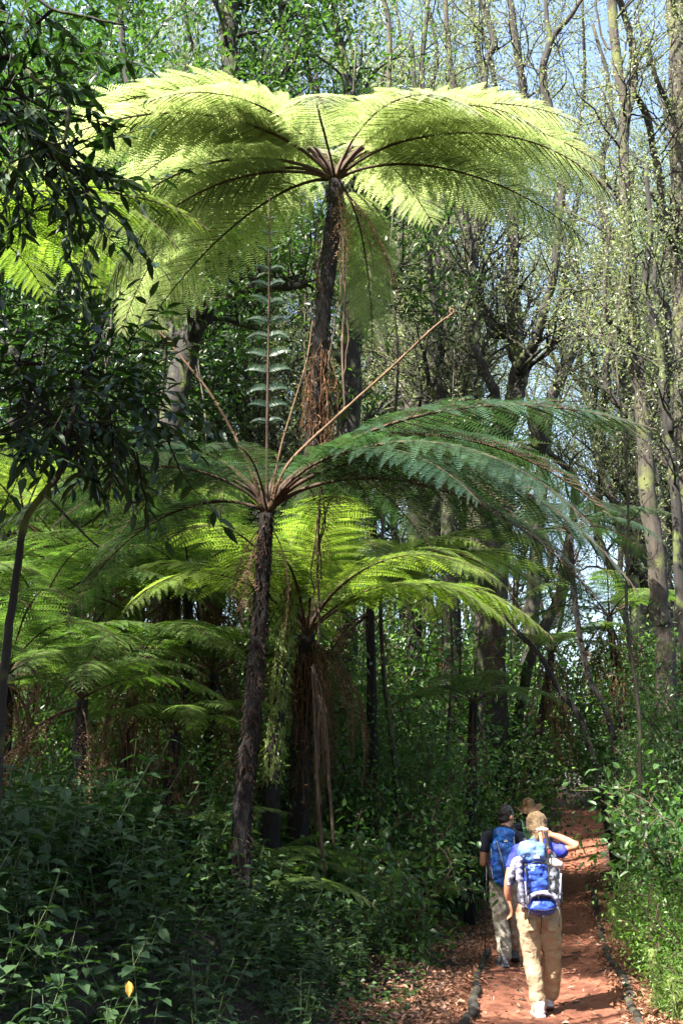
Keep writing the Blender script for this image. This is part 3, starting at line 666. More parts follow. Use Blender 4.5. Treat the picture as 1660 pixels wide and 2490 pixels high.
# smaller tree ferns of the understorey
gF = None
for k, (px, py, Y, key, n, sc, lb, dd) in enumerate([
    (95, 1500, 16, 'small', 12, 1.15, 'tree fern at the left edge with a crown below the dark leaves', 6),
    (250, 1440, 18, 'small', 13, 1.2, 'tree fern in the left thicket, second from the edge', 6),
    (460, 1430, 17, 'small', 13, 1.1, 'tree fern just left of the dark trunk with brown fronds hanging', 14),
    (330, 1620, 14.5, 'small', 11, .9, 'shaded tree fern lower in the left thicket', 8),
    (60, 1260, 19, 'lime', 11, .85, 'bright tree fern at the left edge under the dark leaves', 5),
    (420, 1270, 21, 'lime', 12, .8, 'sunlit tree fern farther back, left of the dark crown', 6),
    (200, 1700, 13, 'small', 10, .75, 'low dark fern near the left edge above the leafy plants', 4),
    (1150, 1710, 19, 'small', 9, .62, 'small tree fern on a thin black trunk behind the hikers', 2),
    (540, 1380, 19, 'small', 12, 1.1, 'tree fern right behind the dark fern trunk, its fronds paler', 8),
    (150, 1340, 20.5, 'small', 12, 1.1, 'tree fern of middle height back in the left thicket', 8),
    (330, 1310, 19.5, 'lime', 11, .75, 'light green tree fern between the two left crowns', 9),
    (20, 1640, 13.6, 'small', 11, .9, 'low tree fern touching the left edge', 9),
    (520, 1640, 16.5, 'small', 10, .8, 'low tree fern hidden behind the dark trunk', 12),
    (430, 1780, 14.2, 'small', 9, .6, 'smallest tree fern of the left thicket, near the ground', 8),
    (900, 1480, 18, 'lime', 11, .9, 'lime tree fern right of the dead frond curtain', 5),
    (1080, 1450, 25, 'small', 10, 1.1, 'tree fern far back below the forked tree', 8),
    (1190, 1400, 22, 'mid', 9, .42, 'tree fern with a flat dark crown on a bent trunk', 2),
    (1385, 1300, 21, 'mid', 10, .5, 'dark tree fern at the tip of the long drooping frond', 2),
    (1480, 1500, 24, 'small', 10, 1.0, 'shaded tree fern above the far end of the path', 8),
    (1340, 1590, 24, 'small', 10, .8, 'tree fern with rusty dead fronds above the hat', 10)]):
    t = P(px, py, Y); bx = t[0] + rnd.uniform(-.25, .1); by = Y + .1; z0 = float(H(bx, by)) - .05
    md = None
    if px == 1190: bx = P(1500, 1900, Y)[0]; md = [P(1430, 1800, Y), P(1360, 1680, Y), P(1305, 1585, Y), P(1235, 1510, Y)]; z0 = float(H(bx, by))
    if px == 1385: bx = P(1500, 2000, Y)[0]; md = [P(1490, 1800, Y), P(1430, 1640, Y), P(1400, 1490, Y)]; z0 = float(H(bx, by))
    if px == 1480: bx = P(1560, 2000, Y)[0]
    if px == 1340: bx = P(1240, 2000, Y)[0]
    tf = tree_fern(lb, (bx, by, z0), t, .055 if md else .085, .04 if md else .06, key, n, scale=sc, dead=dd, deadkey='deadlong' if k % 2 == 0 else 'dead', deadscale=.62, hair=160, tiltr=.22, mid=md)
    if dd >= 6: strands(tf, t - [0, 0, .1], t - [0, 0, 1.3], .28, 45, 1.1)
# tall fern cut off by the left edge: its fronds reach in from the left
ht = P(-170, 640, 14)
tree_fern('tree fern mostly beyond the left edge, bright lime fronds reaching in', (ht[0] - .2, 14, .8), ht, .16, .1, 'lime', 11, scale=1.0, dead=2, hair=100, tiltr=.12,
    azs=[(D(a), tl, sc) for a, tl, sc in [(-15, -.25, 1.08), (5, -.1, 1.1), (-38, -.3, 1), (28, 0, 1), (50, .1, 1), (-60, -.2, .95), (80, 0, 1), (120, 0, 1), (165, 0, 1), (210, 0, 1), (260, -.1, .9)]])

# ------------------------------------------------------------------ near leaves on the left
def leafy_tree(label, limbs, regions, ll, lw, mat='gloss_shaded', barkm='bark_dark', cat='tree', name='tree', base=None, n1=9, Lsp=.55, leaf_n=11, group=None):
    """limbs: world rows x y z r; regions: (centre, radii, count) ellipsoids filled with leafy twigs"""
    wood = MB(); lf = MB(); allp = []
    for lm in limbs:
        p = limb(wood, lm, 8, 8, .05, .03); allp.append(p[:, :3])
    A = np.concatenate(allp)
    for c, rad, cnt, dirn in regions:
        c = np.array(c); rad = np.array(rad)
        u = unit(rg.normal(0, 1, (cnt, 3))) * (rg.random((cnt, 1)) ** .4); pos = c + u * rad
        for q, uu in zip(pos, u):
            if rg.random() < .35:
                k = np.argmin(((A - q) ** 2).sum(1)); a = A[k]
                if np.linalg.norm(a - q) < 2.2:
                    tube(wood, spline([a, (a + q) / 2 + rg.normal(0, .08, 3), q], 4), np.linspace(.013, .005, 9), 4, 0, 0, cap=False)
            spray(wood, lf, q, uu * .7 + np.array(dirn) + rg.normal(0, .4, 3), Lsp * rg.uniform(.6, 1.2), leaf_n, ll, lw, .006)
    org = np.array(base if base is not None else limbs[0][0][:3], float)
    for b in (wood, lf): b.V = [v - org for v in b.V]
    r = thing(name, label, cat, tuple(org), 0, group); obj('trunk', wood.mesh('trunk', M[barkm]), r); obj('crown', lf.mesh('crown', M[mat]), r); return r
def TR(rows, Y): return [[*P(a, b, Y + (r[3] if len(r := (a, b, w_, *e)) > 3 else 0)), w_ / 2 / FPX * Y] for a, b, w_, *e in rows]
def reg(px, py, Y, rx, ry, dz, n, dirn): return (P(px, py, Y), (rx / FPX * Y, dz, ry / FPX * Y), n, dirn)
NY = 7.4
tr1 = [[*P(-15, 2150, NY)[:2], .25, .035]] + TR([(0, 1800, 24), (18, 1588, 22), (42, 1408, 20), (64, 1270, 19), (106, 1200, 17), (145, 1150, 16), (165, 1060, 14), (215, 900, 12), (260, 760, 9)], NY)
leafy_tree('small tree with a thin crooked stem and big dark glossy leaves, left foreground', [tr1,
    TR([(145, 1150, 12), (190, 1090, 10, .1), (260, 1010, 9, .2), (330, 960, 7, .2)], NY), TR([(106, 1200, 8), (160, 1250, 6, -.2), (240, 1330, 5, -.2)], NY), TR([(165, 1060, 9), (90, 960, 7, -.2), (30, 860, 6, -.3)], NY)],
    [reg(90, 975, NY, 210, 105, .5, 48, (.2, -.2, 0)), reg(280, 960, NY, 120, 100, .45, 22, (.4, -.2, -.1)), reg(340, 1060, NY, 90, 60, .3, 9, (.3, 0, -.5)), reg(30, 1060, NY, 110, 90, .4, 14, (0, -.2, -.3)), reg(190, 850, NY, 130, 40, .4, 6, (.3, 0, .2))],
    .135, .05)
BY = 6.2
bx0 = -3.1
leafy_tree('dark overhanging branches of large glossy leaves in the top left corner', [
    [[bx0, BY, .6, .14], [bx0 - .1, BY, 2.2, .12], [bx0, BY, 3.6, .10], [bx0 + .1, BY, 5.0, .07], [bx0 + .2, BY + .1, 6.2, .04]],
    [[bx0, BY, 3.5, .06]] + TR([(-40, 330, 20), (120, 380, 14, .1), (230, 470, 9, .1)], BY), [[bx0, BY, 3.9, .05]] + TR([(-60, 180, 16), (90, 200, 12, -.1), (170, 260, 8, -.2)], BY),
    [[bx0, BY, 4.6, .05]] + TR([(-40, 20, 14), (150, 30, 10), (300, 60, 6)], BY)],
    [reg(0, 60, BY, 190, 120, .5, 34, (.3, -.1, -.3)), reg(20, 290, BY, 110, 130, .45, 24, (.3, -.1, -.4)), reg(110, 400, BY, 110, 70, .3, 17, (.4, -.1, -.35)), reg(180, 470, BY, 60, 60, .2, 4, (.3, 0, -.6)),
     ((-3.6, 6.0, 5.6), (1.4, 1.6, 1.2), 220, (0, 0, 0)), ((-4.0, 8.4, 5.0), (1.1, 1.8, 1.0), 140, (0, 0, 0))],  # unseen crown masses added beyond the left edge to shade the foreground
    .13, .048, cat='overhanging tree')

# ------------------------------------------------------------------ leafy plants of the foreground
def plant_mesh(seed, h, npair, ll, lw, nst=3, mat='herb'):
    wood = MB(); lf = MB()
    for k in range(nst):
        a = rg.uniform(0, 6.28); ln = rg.uniform(.1, .45); hh = h * rg.uniform(.7, 1.05)
        p = spline([[0, 0, 0], [math.cos(a) * ln * hh * .35, math.sin(a) * ln * hh * .35, hh * .5], [math.cos(a) * ln * hh, math.sin(a) * ln * hh, hh]], 5)
        tube(wood, p, np.linspace(.006, .0025, len(p)), 4, 0, 0, cap=False)
        m = len(p)
        for j in range(npair):
            t = .3 + .7 * j / (npair - 1); f = t * (m - 1.001); i = int(f); c = p[i] * (1 - f + i) + p[i + 1] * (f - i); az = a + j * 1.571 + rg.normal(0, .3)
            sz = (.65 + .55 * math.sin(t * 2.6)) * (1 if j < npair - 1 else .6)
            dd = np.array([[math.cos(az), math.sin(az), .15], [-math.cos(az), -math.sin(az), .15]]) + rg.normal(0, .18, (2, 3))
            leaves8(lf, np.stack([c, c]), unit(dd), unit(np.array([0, 0, 1.]) + rg.normal(0, .22, (2, 3))), np.full(2, ll * sz), np.full(2, lw * sz), 0, .16, .32)
    return wood.mesh('stem', M['stem']), lf.mesh('leaves', M[mat])
PL = [plant_mesh(k, rg.uniform(.7, 1.0), 7, .125, .074, 4) if k % 3 else plant_mesh(k, rg.uniform(.6, .9), 10, .10, .034, 5) for k in range(9)]
PLs = [plant_mesh(k, rg.uniform(.4, .6), 6, .085, .04, 5) for k in range(4)]
PLR = [plant_mesh(k, rg.uniform(.35, .6), 7, .085, .04, 6, 'lime') for k in range(4)]
gP = 'dark leafy plants covering the shaded bank in the left foreground'
cnt = 0
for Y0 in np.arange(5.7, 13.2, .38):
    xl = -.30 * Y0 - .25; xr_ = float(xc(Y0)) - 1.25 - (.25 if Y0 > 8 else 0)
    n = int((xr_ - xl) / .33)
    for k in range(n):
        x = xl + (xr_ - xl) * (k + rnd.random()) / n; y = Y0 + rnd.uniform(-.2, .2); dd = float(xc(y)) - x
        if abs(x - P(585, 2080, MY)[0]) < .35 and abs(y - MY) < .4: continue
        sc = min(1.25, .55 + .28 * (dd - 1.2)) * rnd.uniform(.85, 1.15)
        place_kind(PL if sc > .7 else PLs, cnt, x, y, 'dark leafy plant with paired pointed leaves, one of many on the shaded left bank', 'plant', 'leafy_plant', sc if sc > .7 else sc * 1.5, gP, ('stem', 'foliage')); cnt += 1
gR = 'small leafy plants on the sunny right bank'
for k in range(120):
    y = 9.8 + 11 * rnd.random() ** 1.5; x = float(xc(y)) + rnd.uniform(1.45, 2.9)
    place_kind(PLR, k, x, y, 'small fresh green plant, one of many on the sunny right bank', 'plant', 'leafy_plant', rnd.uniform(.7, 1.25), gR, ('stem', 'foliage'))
# uncountable cover: low undergrowth, grass, dry leaves
def scatter(n, y0, y1, fx0, fx1, pw=1.):
    y = y0 + (y1 - y0) * rg.random(n) ** pw; d = rg.uniform(fx0, fx1, n); x = xc(y) + d; return x, y, d
mb = MB()
x, y, d = scatter(42000, 9.5, 34, -9, -1.15); hgt = rg.random(len(x)) ** 1.6 * .55 * np.clip((-d - 1.1) / .8, .15, 1)
leaves4(mb, np.stack([x, y, H(x, y) + hgt], -1), unit(rg.normal(0, 1, (len(x), 3)) * [1, 1, .3] + [0, 0, -.1]), unit(rg.normal(0, .45, (len(x), 3)) + [0, 0, 1]), rg.uniform(.04, .10, len(x)), rg.uniform(.02, .05, len(x)))
x, y, d = scatter(30000, 9.5, 40, 1.15, 5.5); hgt = rg.random(len(x)) ** 1.5 * .5 * np.clip((d - 1.05) / .7, .12, 1)
leaves4(mb, np.stack([x, y, H(x, y) + hgt], -1), unit(rg.normal(0, 1, (len(x), 3)) * [1, 1, .3] + [0, 0, -.1]), unit(rg.normal(0, .45, (len(x), 3)) + [0, 0, 1]), rg.uniform(.04, .09, len(x)), rg.uniform(.02, .045, len(x)))
tag(obj('undergrowth', mb.mesh('undergrowth', M['under'])), 'low green undergrowth covering both banks of the path', 'undergrowth', kind='stuff')
mb = MB()
for lo, hi, n in [(-1.7, -.62, 9000), (.55, 1.6, 9000), (-.7, .7, 600)]:
    x, y, d = scatter(n, 9.5, 30, lo, hi, 1.6)
    leaves4(mb, np.stack([x, y, H(x, y) + .008 + rg.random(n) * .025], -1), unit(rg.normal(0, 1, (n, 3)) * [1, 1, .25]), unit(rg.normal(0, .45, (n, 3)) + [0, 0, 1]), rg.uniform(.03, .085, n), rg.uniform(.018, .04, n), fold=.3)
tag(obj('leaf_litter', mb.mesh('leaf_litter', M['litter'])), 'dry reddish brown leaves strewn along both edges of the path', 'leaf litter', kind='stuff')
def blades(mb, c, az, L, W, lean):
    n = len(c); o = np.stack([np.cos(az), np.sin(az), np.zeros(n)], -1); s = np.stack([-np.sin(az), np.cos(az), np.zeros(n)], -1) * W[:, None]
    V = []
    for t in (0, .35, .7, 1.):
        q = c + o * (lean * L * t ** 1.8)[:, None] + np.array([0, 0, 1.]) * (L * (t - .45 * lean * t ** 2.6))[:, None]
        wv = (1 - t) ** .7
        V += ([q - s * wv, q + s * wv] if t < 1 else [q])
    V = np.stack(V, 1); i = np.arange(n)[:, None] * 7; vr = rg.random(n)
    mb.add(V, [np.concatenate([i + np.array([[0, 1, 3, 2]]), i + np.array([[2, 3, 5, 4]])]), i + np.array([[4, 5, 6]])], 0, None)
    k = len(mb.F); mb.F[k - 2] = (mb.F[k - 2][0], 0, np.concatenate([vr, vr]), False); mb.F[k - 1] = (mb.F[k - 1][0], 0, vr, False)
mb = MB()
for k in range(95):
    y = rnd.uniform(10.2, 17) if k > 25 else rnd.uniform(10.2, 13); x = float(xc(y)) + rnd.uniform(1.1, 2.1); n = 26
    cx = x + rg.normal(0, .05, n); cyy = y + rg.normal(0, .05, n)
    blades(mb, np.stack([cx, cyy, H(cx, cyy)], -1), rg.normal(3.4, 1.2, n), rg.uniform(.3, .62, n), rg.uniform(.004, .009, n), rg.uniform(.5, 1.2, n))
tag(obj('grass', mb.mesh('grass', M['grass'])), 'long arching grass blades on the sunny right bank', 'grass', kind='stuff')

for k in range(16):
    y = rnd.uniform(10.3, 17); d_ = rnd.choice([-1, 1]) * rnd.uniform(.2, .85); x = float(xc(y)) + d_; r = rnd.uniform(.012, .035)
    u, v = np.meshgrid(np.linspace(0, math.pi, 7), np.linspace(0, 2 * math.pi, 10, endpoint=False), indexing='ij')
    V = np.stack([np.sin(u) * np.cos(v), np.sin(u) * np.sin(v), np.cos(u) * .6], -1).reshape(-1, 3) * r * rg.uniform(.85, 1.15, (70, 1)) * np.array([rnd.uniform(1, 1.6), 1, 1])
    i, j = np.meshgrid(np.arange(6), np.arange(10), indexing='ij'); j2 = (j + 1) % 10
    mb = MB(); mb.add(V, np.stack([i * 10 + j, (i + 1) * 10 + j, (i + 1) * 10 + j2, i * 10 + j2], -1).reshape(-1, 4), 0, 0, True)
    tag(obj('stone', mb.mesh('stone', M['bark_pale']), None, (x, y, float(H(x, y)))), 'small reddish stone half sunk in the path, one of many', 'stone', 'stones in the path')
for k in range(14):
    y = rnd.uniform(10.3, 18); x = float(xc(y)) + rnd.uniform(-.9, .9); a = rnd.uniform(0, 3.1); L = rnd.uniform(.1, .35)
    pts = [[math.cos(a) * L * t, math.sin(a) * L * t, float(H(x + math.cos(a) * L * t, y + math.sin(a) * L * t)) - float(H(x, y)) + .01] for t in (0, .35, .7, 1)]
    mb = MB(); tube(mb, spline(np.array(pts) + rg.normal(0, .008, (4, 3)), 3), .005, 5, 0, .1)
    tag(obj('twig', mb.mesh('twig', M['bark_pale']), None, (x, y, float(H(x, y)))), 'thin dry twig lying across the path, one of many', 'twig', 'twigs lying on the path')
# ------------------------------------------------------------------ log edging, mossy roots, vines, new stalks
def log(label, x0, y0, x1, y1, r, bark, group, name='edging_log'):
    z0 = float(H(x0, y0)) + r * .55; z1 = float(H(x1, y1)) + r * .55
    mb = MB(); o = np.array([x0, y0, z0]); e = np.array([x1, y1, z1]) - o
    pts = [e * t + (rg.normal(0, r * .16, 3) if 0 < t < 1 else 0) for t in np.linspace(0, 1, 7)]
    tube(mb, spline(pts, 3), r * (1 + .12 * np.sin(np.arange(19) * 1.1)), 10, 0, .05)
    return tag(obj(name, mb.mesh('edging_log', M[bark]), None, tuple(o)), label, 'log', group)
seg = [('mossy log nearest the camera on the left edge of the path', 'L', 10.2, 11.3, .04), ('banded bamboo like log on the left edge, second from the camera', 'L', 11.4, 12.1, .042), ('short mossy log on the left edge behind the banded one', 'L', 12.3, 13.4, .035), ('half buried log on the left edge beside the man', 'L', 13.6, 15.3, .03),
       ('pale split log on the right edge nearest the camera', 'R', 10.3, 11.7, .035), ('dark mossy log on the right edge, second from the camera', 'R', 11.8, 13.1, .04), ('log on the right edge level with the man', 'R', 13.2, 15.0, .033), ('greenish log on the right edge, just past the hikers', 'R', 15.1, 17.4, .038), ('thin log on the right edge behind the mossy one', 'R', 17.6, 20.6, .035), ('distant log on the right edge of the path', 'R', 21, 25, .05)]
for k, (lb, sd, ya, yb, r) in enumerate(seg):
    q = (-.66 if sd == 'L' else .68)
    log(lb, float(xc(ya)) + q + rnd.uniform(-.04, .04), ya, float(xc(yb)) + q + rnd.uniform(-.04, .04), yb, r, ['bark', 'bark_pale', 'bark_dark'][k % 3], 'logs edging the path')
def lump(label, px, py, Y, w, h, lean=.25):
    c = P(px, py, Y); z0 = float(H(c[0], Y)); mb = MB()
    pts = [[w * .8, .1, -.1, w * .75], [w * .35, .05, h * .3, w * .5], [0, 0, h * .7, w * .36], [-w * lean, 0, h, w * .22]]
    p = spline(pts, 6); tube(mb, p[:, :3], p[:, 3], 14, 0, .06)
    n = 500; k = rg.integers(0, len(p), n); a = rg.uniform(0, 6.28, n); o = np.stack([np.cos(a), np.sin(a), np.zeros(n)], -1)
    leaves4(mb, p[k, :3] + o * p[k, 3:4] * .97 + rg.normal(0, .02, (n, 3)), unit(o * .5 + rg.normal(0, .5, (n, 3)) + [0, 0, -.5]), o, rg.uniform(.02, .07, n), rg.uniform(.006, .014, n), 1)
    tag(obj('mossy_root', mb.mesh('mossy_root', [M['mossbark'], M['grass']]), None, (c[0], Y, z0)), label, 'mossy root', 'mossy roots at the foot of the right bank')
lump('tall pale mossy root standing at the foot of the right bank, sunlit', 1590, 2330, 11.3, .11, .5)
lump('mossy stump between the sunlit root and the far path', 1540, 2240, 13.6, .12, .42)
lump('mossy lump in the lower right corner', 1640, 2420, 10.6, .14, .34)
lump('small mossy root behind the stump, by the grass', 1490, 2160, 16.5, .12, .4)
def vine(label, pts, Y, w=5, nm='hanging_vine', bark='vine', grp=None, extra=2):
    rows = TR([(a, b, w) for a, b in pts], Y); o = np.array(rows[0][:3]); mb = MB()
    p = spline(rows, 8); tube(mb, p[:, :3] - o, p[:, 3], 5, 0, .1)
    for k in range(extra):
        q = p.copy(); q[:, :3] += np.cumsum(rg.normal(0, .012, (len(p), 3)), 0) + [rg.uniform(-.02, .02), 0, 0]; m = rg.integers(len(q) // 2, len(q)); tube(mb, q[:m, :3] - o, q[:m, 3] * .6, 4, 0, .1)
    tag(obj(nm, mb.mesh(nm, M[bark]), None, tuple(o)), label, 'vine', grp)
vine('pale vine dangling in front of the tall fern trunk below the dark crown', [(779, 1120), (776, 1250), (772, 1380), (776, 1480), (774, 1570)], 13.2, 6)
vine('brown root hanging down to the ground right of the dead frond curtain', [(760, 1620), (768, 1800), (775, 1960), (790, 2130)], 13.6, 8)
vine('dark liana hanging along the tall fern trunk on its right', [(835, 560), (838, 700), (832, 850), (838, 1000)], 14.8, 6)
vine('dark liana loop right of the dead frond curtain', [(765, 1640), (790, 1760), (800, 1900), (812, 2060)], 14.2, 8)

# bare new stalks rising out of the dark fern's crown: parts of that fern
def bare(pts, Yo, w, hook=True, knobs=True, bark='stalk_tan', parent=None):
    rows = TR([(a, b, w) for a, b in pts], MY + Yo); o = np.array(parent.location); p = spline(rows, 8); mb = MB()
    r = p[:, 3] * np.linspace(1.1, .6, len(p)); tube(mb, p[:, :3] - o, r, 6, 0, .06)
    if knobs:
        for i in range(3, len(p) - 1, 2):
            c = p[i, :3] - o; d = unit(rg.normal(0, 1, 3)); t = unit(p[i + 1, :3] - p[i, :3]); d = unit(d - t * np.dot(d, t))
            tube(mb, [c, c + d * .02 + t * .012, c + d * .028 + t * .03], [r[i] * .55, r[i] * .5, r[i] * .35], 5, 0, 0)
    if hook:
        c = p[-1, :3] - o; t = unit(p[-1, :3] - p[-3, :3]); a = np.linspace(0, 5.5, 14); s_ = unit(np.cross(t, [0, 1., 0])); R0 = .032
        q = np.array([c + t * R0 * math.sin(x) * (1 - x / 9) + s_ * R0 * (1 - math.cos(x)) * (1 - x / 9) for x in a]); tube(mb, q, np.linspace(r[-1], r[-1] * .8, 14), 6, 0, .08)
    return obj('young_frond', mb.mesh('young_frond', M[bark]), parent)
bare([(655, 1240), (700, 1130), (820, 1012), (950, 895), (1050, 800), (1100, 762)], -.3, 9, parent=mid_f)
bare([(640, 1240), (600, 1120), (520, 970), (450, 880), (400, 820), (362, 785)], -.3, 7, parent=mid_f)
bare([(655, 1240), (680, 1100), (715, 980), (745, 880), (760, 780)], -.2, 6, hook=False, parent=mid_f)
# the upright unfurling frond with short side leaves
up_l, up_s = frond_mesh('frond', 3.1, 79, R(92), R(80), 14, 16, .085, .5, .18, mats=(M['fern_shaded'], M['stalk']), s0=.28, wav=.07)
k = MT = tuple(np.array(mt) - np.array(mid_f.location))
o = obj('young_frond', up_l, mid_f, MT, (0, 0, R(-97))); obj('stalk', up_s, o)

M['yellow'] = leafmat('withered_leaf', (.30, .14, .02), (.42, .22, .03), (.5, .3, .06), .3, .6, .9)
yl = P(313, 2385, 6.6); mb = MB()
leaves8(mb, np.zeros((2, 3)), np.array([[.1, -.2, -1.], [.4, -.1, -.9]]), np.array([[.2, -1., .1], [-.2, -1., .3]]), np.array([.075, .06]), np.array([.04, .03]))
tag(obj('withered_leaf', mb.mesh('withered_leaf', M['yellow']), None, tuple(yl)), 'single yellow withered leaf hanging among the dark plants, lower left', 'leaf')
# ------------------------------------------------------------------ people and their packs
from mathutils import noise as mno
M['skin'] = plain('skin', (.42, .20, .12), .5, 0, (.36, .16, .09), 14)
M['khaki'] = plain('khaki_cloth', (.38, .285, .18), .85, .9, (.30, .22, .135), 14)
M['greycloth'] = plain('grey_khaki_cloth', (.33, .30, .24), .85, .9, (.25, .22, .17), 14)
M['tee_blue'] = plain('royal_blue_cloth', (.02, .03, .36), .7, .3)
M['tee_dark'] = plain('navy_cloth', (.012, .014, .03), .8, .3)
M['olive'] = plain('olive_cloth', (.07, .11, .05), .8, .3)
M['hair_fair'] = plain('fair_hair', (.17, .11, .05), .5, 1., (.075, .045, .02), 70)
M['hair_dark'] = plain('dark_hair', (.03, .017, .011), .45, .6, (.02, .013, .01), 40)
M['pack_blue'] = plain('blue_nylon', (.03, .085, .42), .45, .9, (.012, .03, .24), 11)
M['pack_pale'] = plain('pale_blue_nylon', (.13, .23, .50), .5, .8, (.09, .16, .38), 9)
M['pack_azure'] = plain('azure_nylon', (.015, .14, .52), .45, .9, (.006, .04, .2), 11)
M['pack_grey'] = plain('grey_nylon', (.13, .135, .16), .5, .6, (.08, .085, .10), 9)
M['lilac'] = plain('lilac_grey_cloth', (.24, .235, .31), .7, .8, (.17, .165, .23), 9)
M['strap'] = plain('black_webbing', (.012, .012, .015), .6)
M['pack_green'] = plain('green_nylon', (.05, .14, .05), .6, .5)
M['cork'] = plain('cork', (.50, .28, .13), .8, .3, (.42, .22, .1), 30)
M['cream'] = plain('cream_cloth', (.42, .37, .36), .8, .5)
M['white'] = plain('white_mark', (.75, .78, .82), .6)
M['shoe_pale'] = plain('pale_shoe', (.46, .47, .55), .7, .3, (.34, .36, .46), 25)
M['boot'] = plain('grey_boot', (.07, .075, .09), .7, .3, (.035, .035, .045), 20)
M['straw'] = plain('straw_felt', (.11, .055, .02), .8, .3)
M['black_metal'] = plain('dark_metal', (.015, .015, .018), .35)
M['red'] = plain('red_tag', (.5, .03, .02), .6)

def ball(mb, c, rad, rot=None, n=16):
    u, v = np.meshgrid(np.linspace(0, math.pi, n), np.linspace(0, 2 * math.pi, 2 * n, endpoint=False), indexing='ij')
    V = np.stack([np.sin(u) * np.cos(v), np.sin(u) * np.sin(v), np.cos(u)], -1).reshape(-1, 3) * np.array(rad)
    if rot is not None:
        a = rot; ca, sa = math.cos(a), math.sin(a); V = V @ np.array([[ca, sa, 0], [-sa, ca, 0], [0, 0, 1]])
    i, j = np.meshgrid(np.arange(n - 1), np.arange(2 * n), indexing='ij'); j2 = (j + 1) % (2 * n)
    F = np.stack([i * 2 * n + j, (i + 1) * 2 * n + j, (i + 1) * 2 * n + j2, i * 2 * n + j2], -1).reshape(-1, 4)
    mb.add(V + np.array(c), F, 0, 0, True)
def chain(mb, rows, n=5):
    """tapering limb through x y z r rows with ball joints"""
    p = spline(np.array(rows, float), n)
    tube(mb, p[:, :3], p[:, 3], 14, 0); ball(mb, p[0, :3], [p[0, 3]] * 3, n=10); ball(mb, p[-1, :3], [p[-1, 3]] * 3, n=10)
def sbox(mb, c, h, e=.45, n=14, taper=0., tilt=0.):
    """superellipsoid: rounded box with half sizes h"""
    u, v = np.meshgrid(np.linspace(0, math.pi, n), np.linspace(0, 2 * math.pi, 2 * n, endpoint=False), indexing='ij')
    f = lambda x: np.sign(x) * abs(x) ** e
    V = np.stack([f(np.sin(u)) * f(np.cos(v)), f(np.sin(u)) * f(np.sin(v)), f(np.cos(u))], -1).reshape(-1, 3)
    V[:, :2] *= (1 - taper * V[:, 2:3]); V = V * np.array(h)
    ct, st_ = math.cos(tilt), math.sin(tilt); V = np.stack([V[:, 0] * ct + V[:, 2] * st_, V[:, 1], -V[:, 0] * st_ + V[:, 2] * ct], -1)
    i, j = np.meshgrid(np.arange(n - 1), np.arange(2 * n), indexing='ij'); j2 = (j + 1) % (2 * n)
    F = np.stack([i * 2 * n + j, (i + 1) * 2 * n + j, (i + 1) * 2 * n + j2, i * 2 * n + j2], -1).reshape(-1, 4)
    mb.add(V + np.array(c), F, 0, 0, True)
def fuse(name, mb, mat, vox=.008, wr=0., wsc=9., smooth=4, parent=None, zst=1.):
    """voxel-fuse the pieces into one continuous skin, smooth it, add cloth folds"""
    me = mb.mesh('tmp', mat); o = obj('tmp', me)
    r = o.modifiers.new('r', 'REMESH'); r.mode = 'VOXEL'; r.voxel_size = vox; r.use_smooth_shade = True
    sm = o.modifiers.new('s', 'SMOOTH'); sm.iterations = smooth; sm.factor = .5
    dg = bpy.context.evaluated_depsgraph_get(); m2 = bpy.data.meshes.new_from_object(o.evaluated_get(dg)); m2.name = name
    bpy.data.objects.remove(o); bpy.data.meshes.remove(me)
    if wr:
        n = len(m2.vertices); co = np.empty(n * 3, np.float32); m2.vertices.foreach_get('co', co); co = co.reshape(-1, 3)
        no = np.array([v.normal[:] for v in m2.vertices])
        d = np.array([mno.noise(Vector((c[0] * wsc, c[1] * wsc, c[2] * wsc * zst))) + .5 * abs(mno.noise(Vector((c[0] * wsc * 2.3 + 5, c[1] * wsc * 2.3, c[2] * wsc * 2.3 * zst)))) for c in co])
        co += (no * d[:, None] * wr).astype(np.float32); m2.vertices.foreach_set('co', co.ravel())
    m2.materials.clear(); m2.materials.append(mat)
    m2.polygons.foreach_set('use_smooth', np.ones(len(m2.polygons), bool)); m2.update()
    return obj(name, m2, parent)
def hand(mb, w, d, side, curl=.5, palm=(0, 0, 0)):
    """palm and five fingers, from the wrist along d; side = direction of the thumb"""
    w = np.array(w, float); d = unit(np.array(d, float)); s = unit(np.array(side, float) - d * np.dot(side, d)); n = np.cross(d, s)
    for k, o in enumerate((-.03, -.01, .01, .03)):
        chain(mb, [[*(w + s * o * .6), .014], [*(w + d * .05 + s * o), .0125], [*(w + d * .085 + s * o), .011]], 3)
        L = (.062, .075, .08, .07)[k]; q = w + d * .085 + s * o; b = d * math.cos(curl) + n * math.sin(curl); c = d * math.cos(curl * 2.2) + n * math.sin(curl * 2.2)
        chain(mb, [[*q, .0095], [*(q + b * L * .5), .0088], [*(q + b * L * .5 + c * L * .5), .0072]], 3)
    q = w + d * .025 + s * .03; chain(mb, [[*q, .012], [*(q + d * .03 + s * .025), .0105], [*(q + d * .06 + s * .028 + n * .012), .0085]], 3)
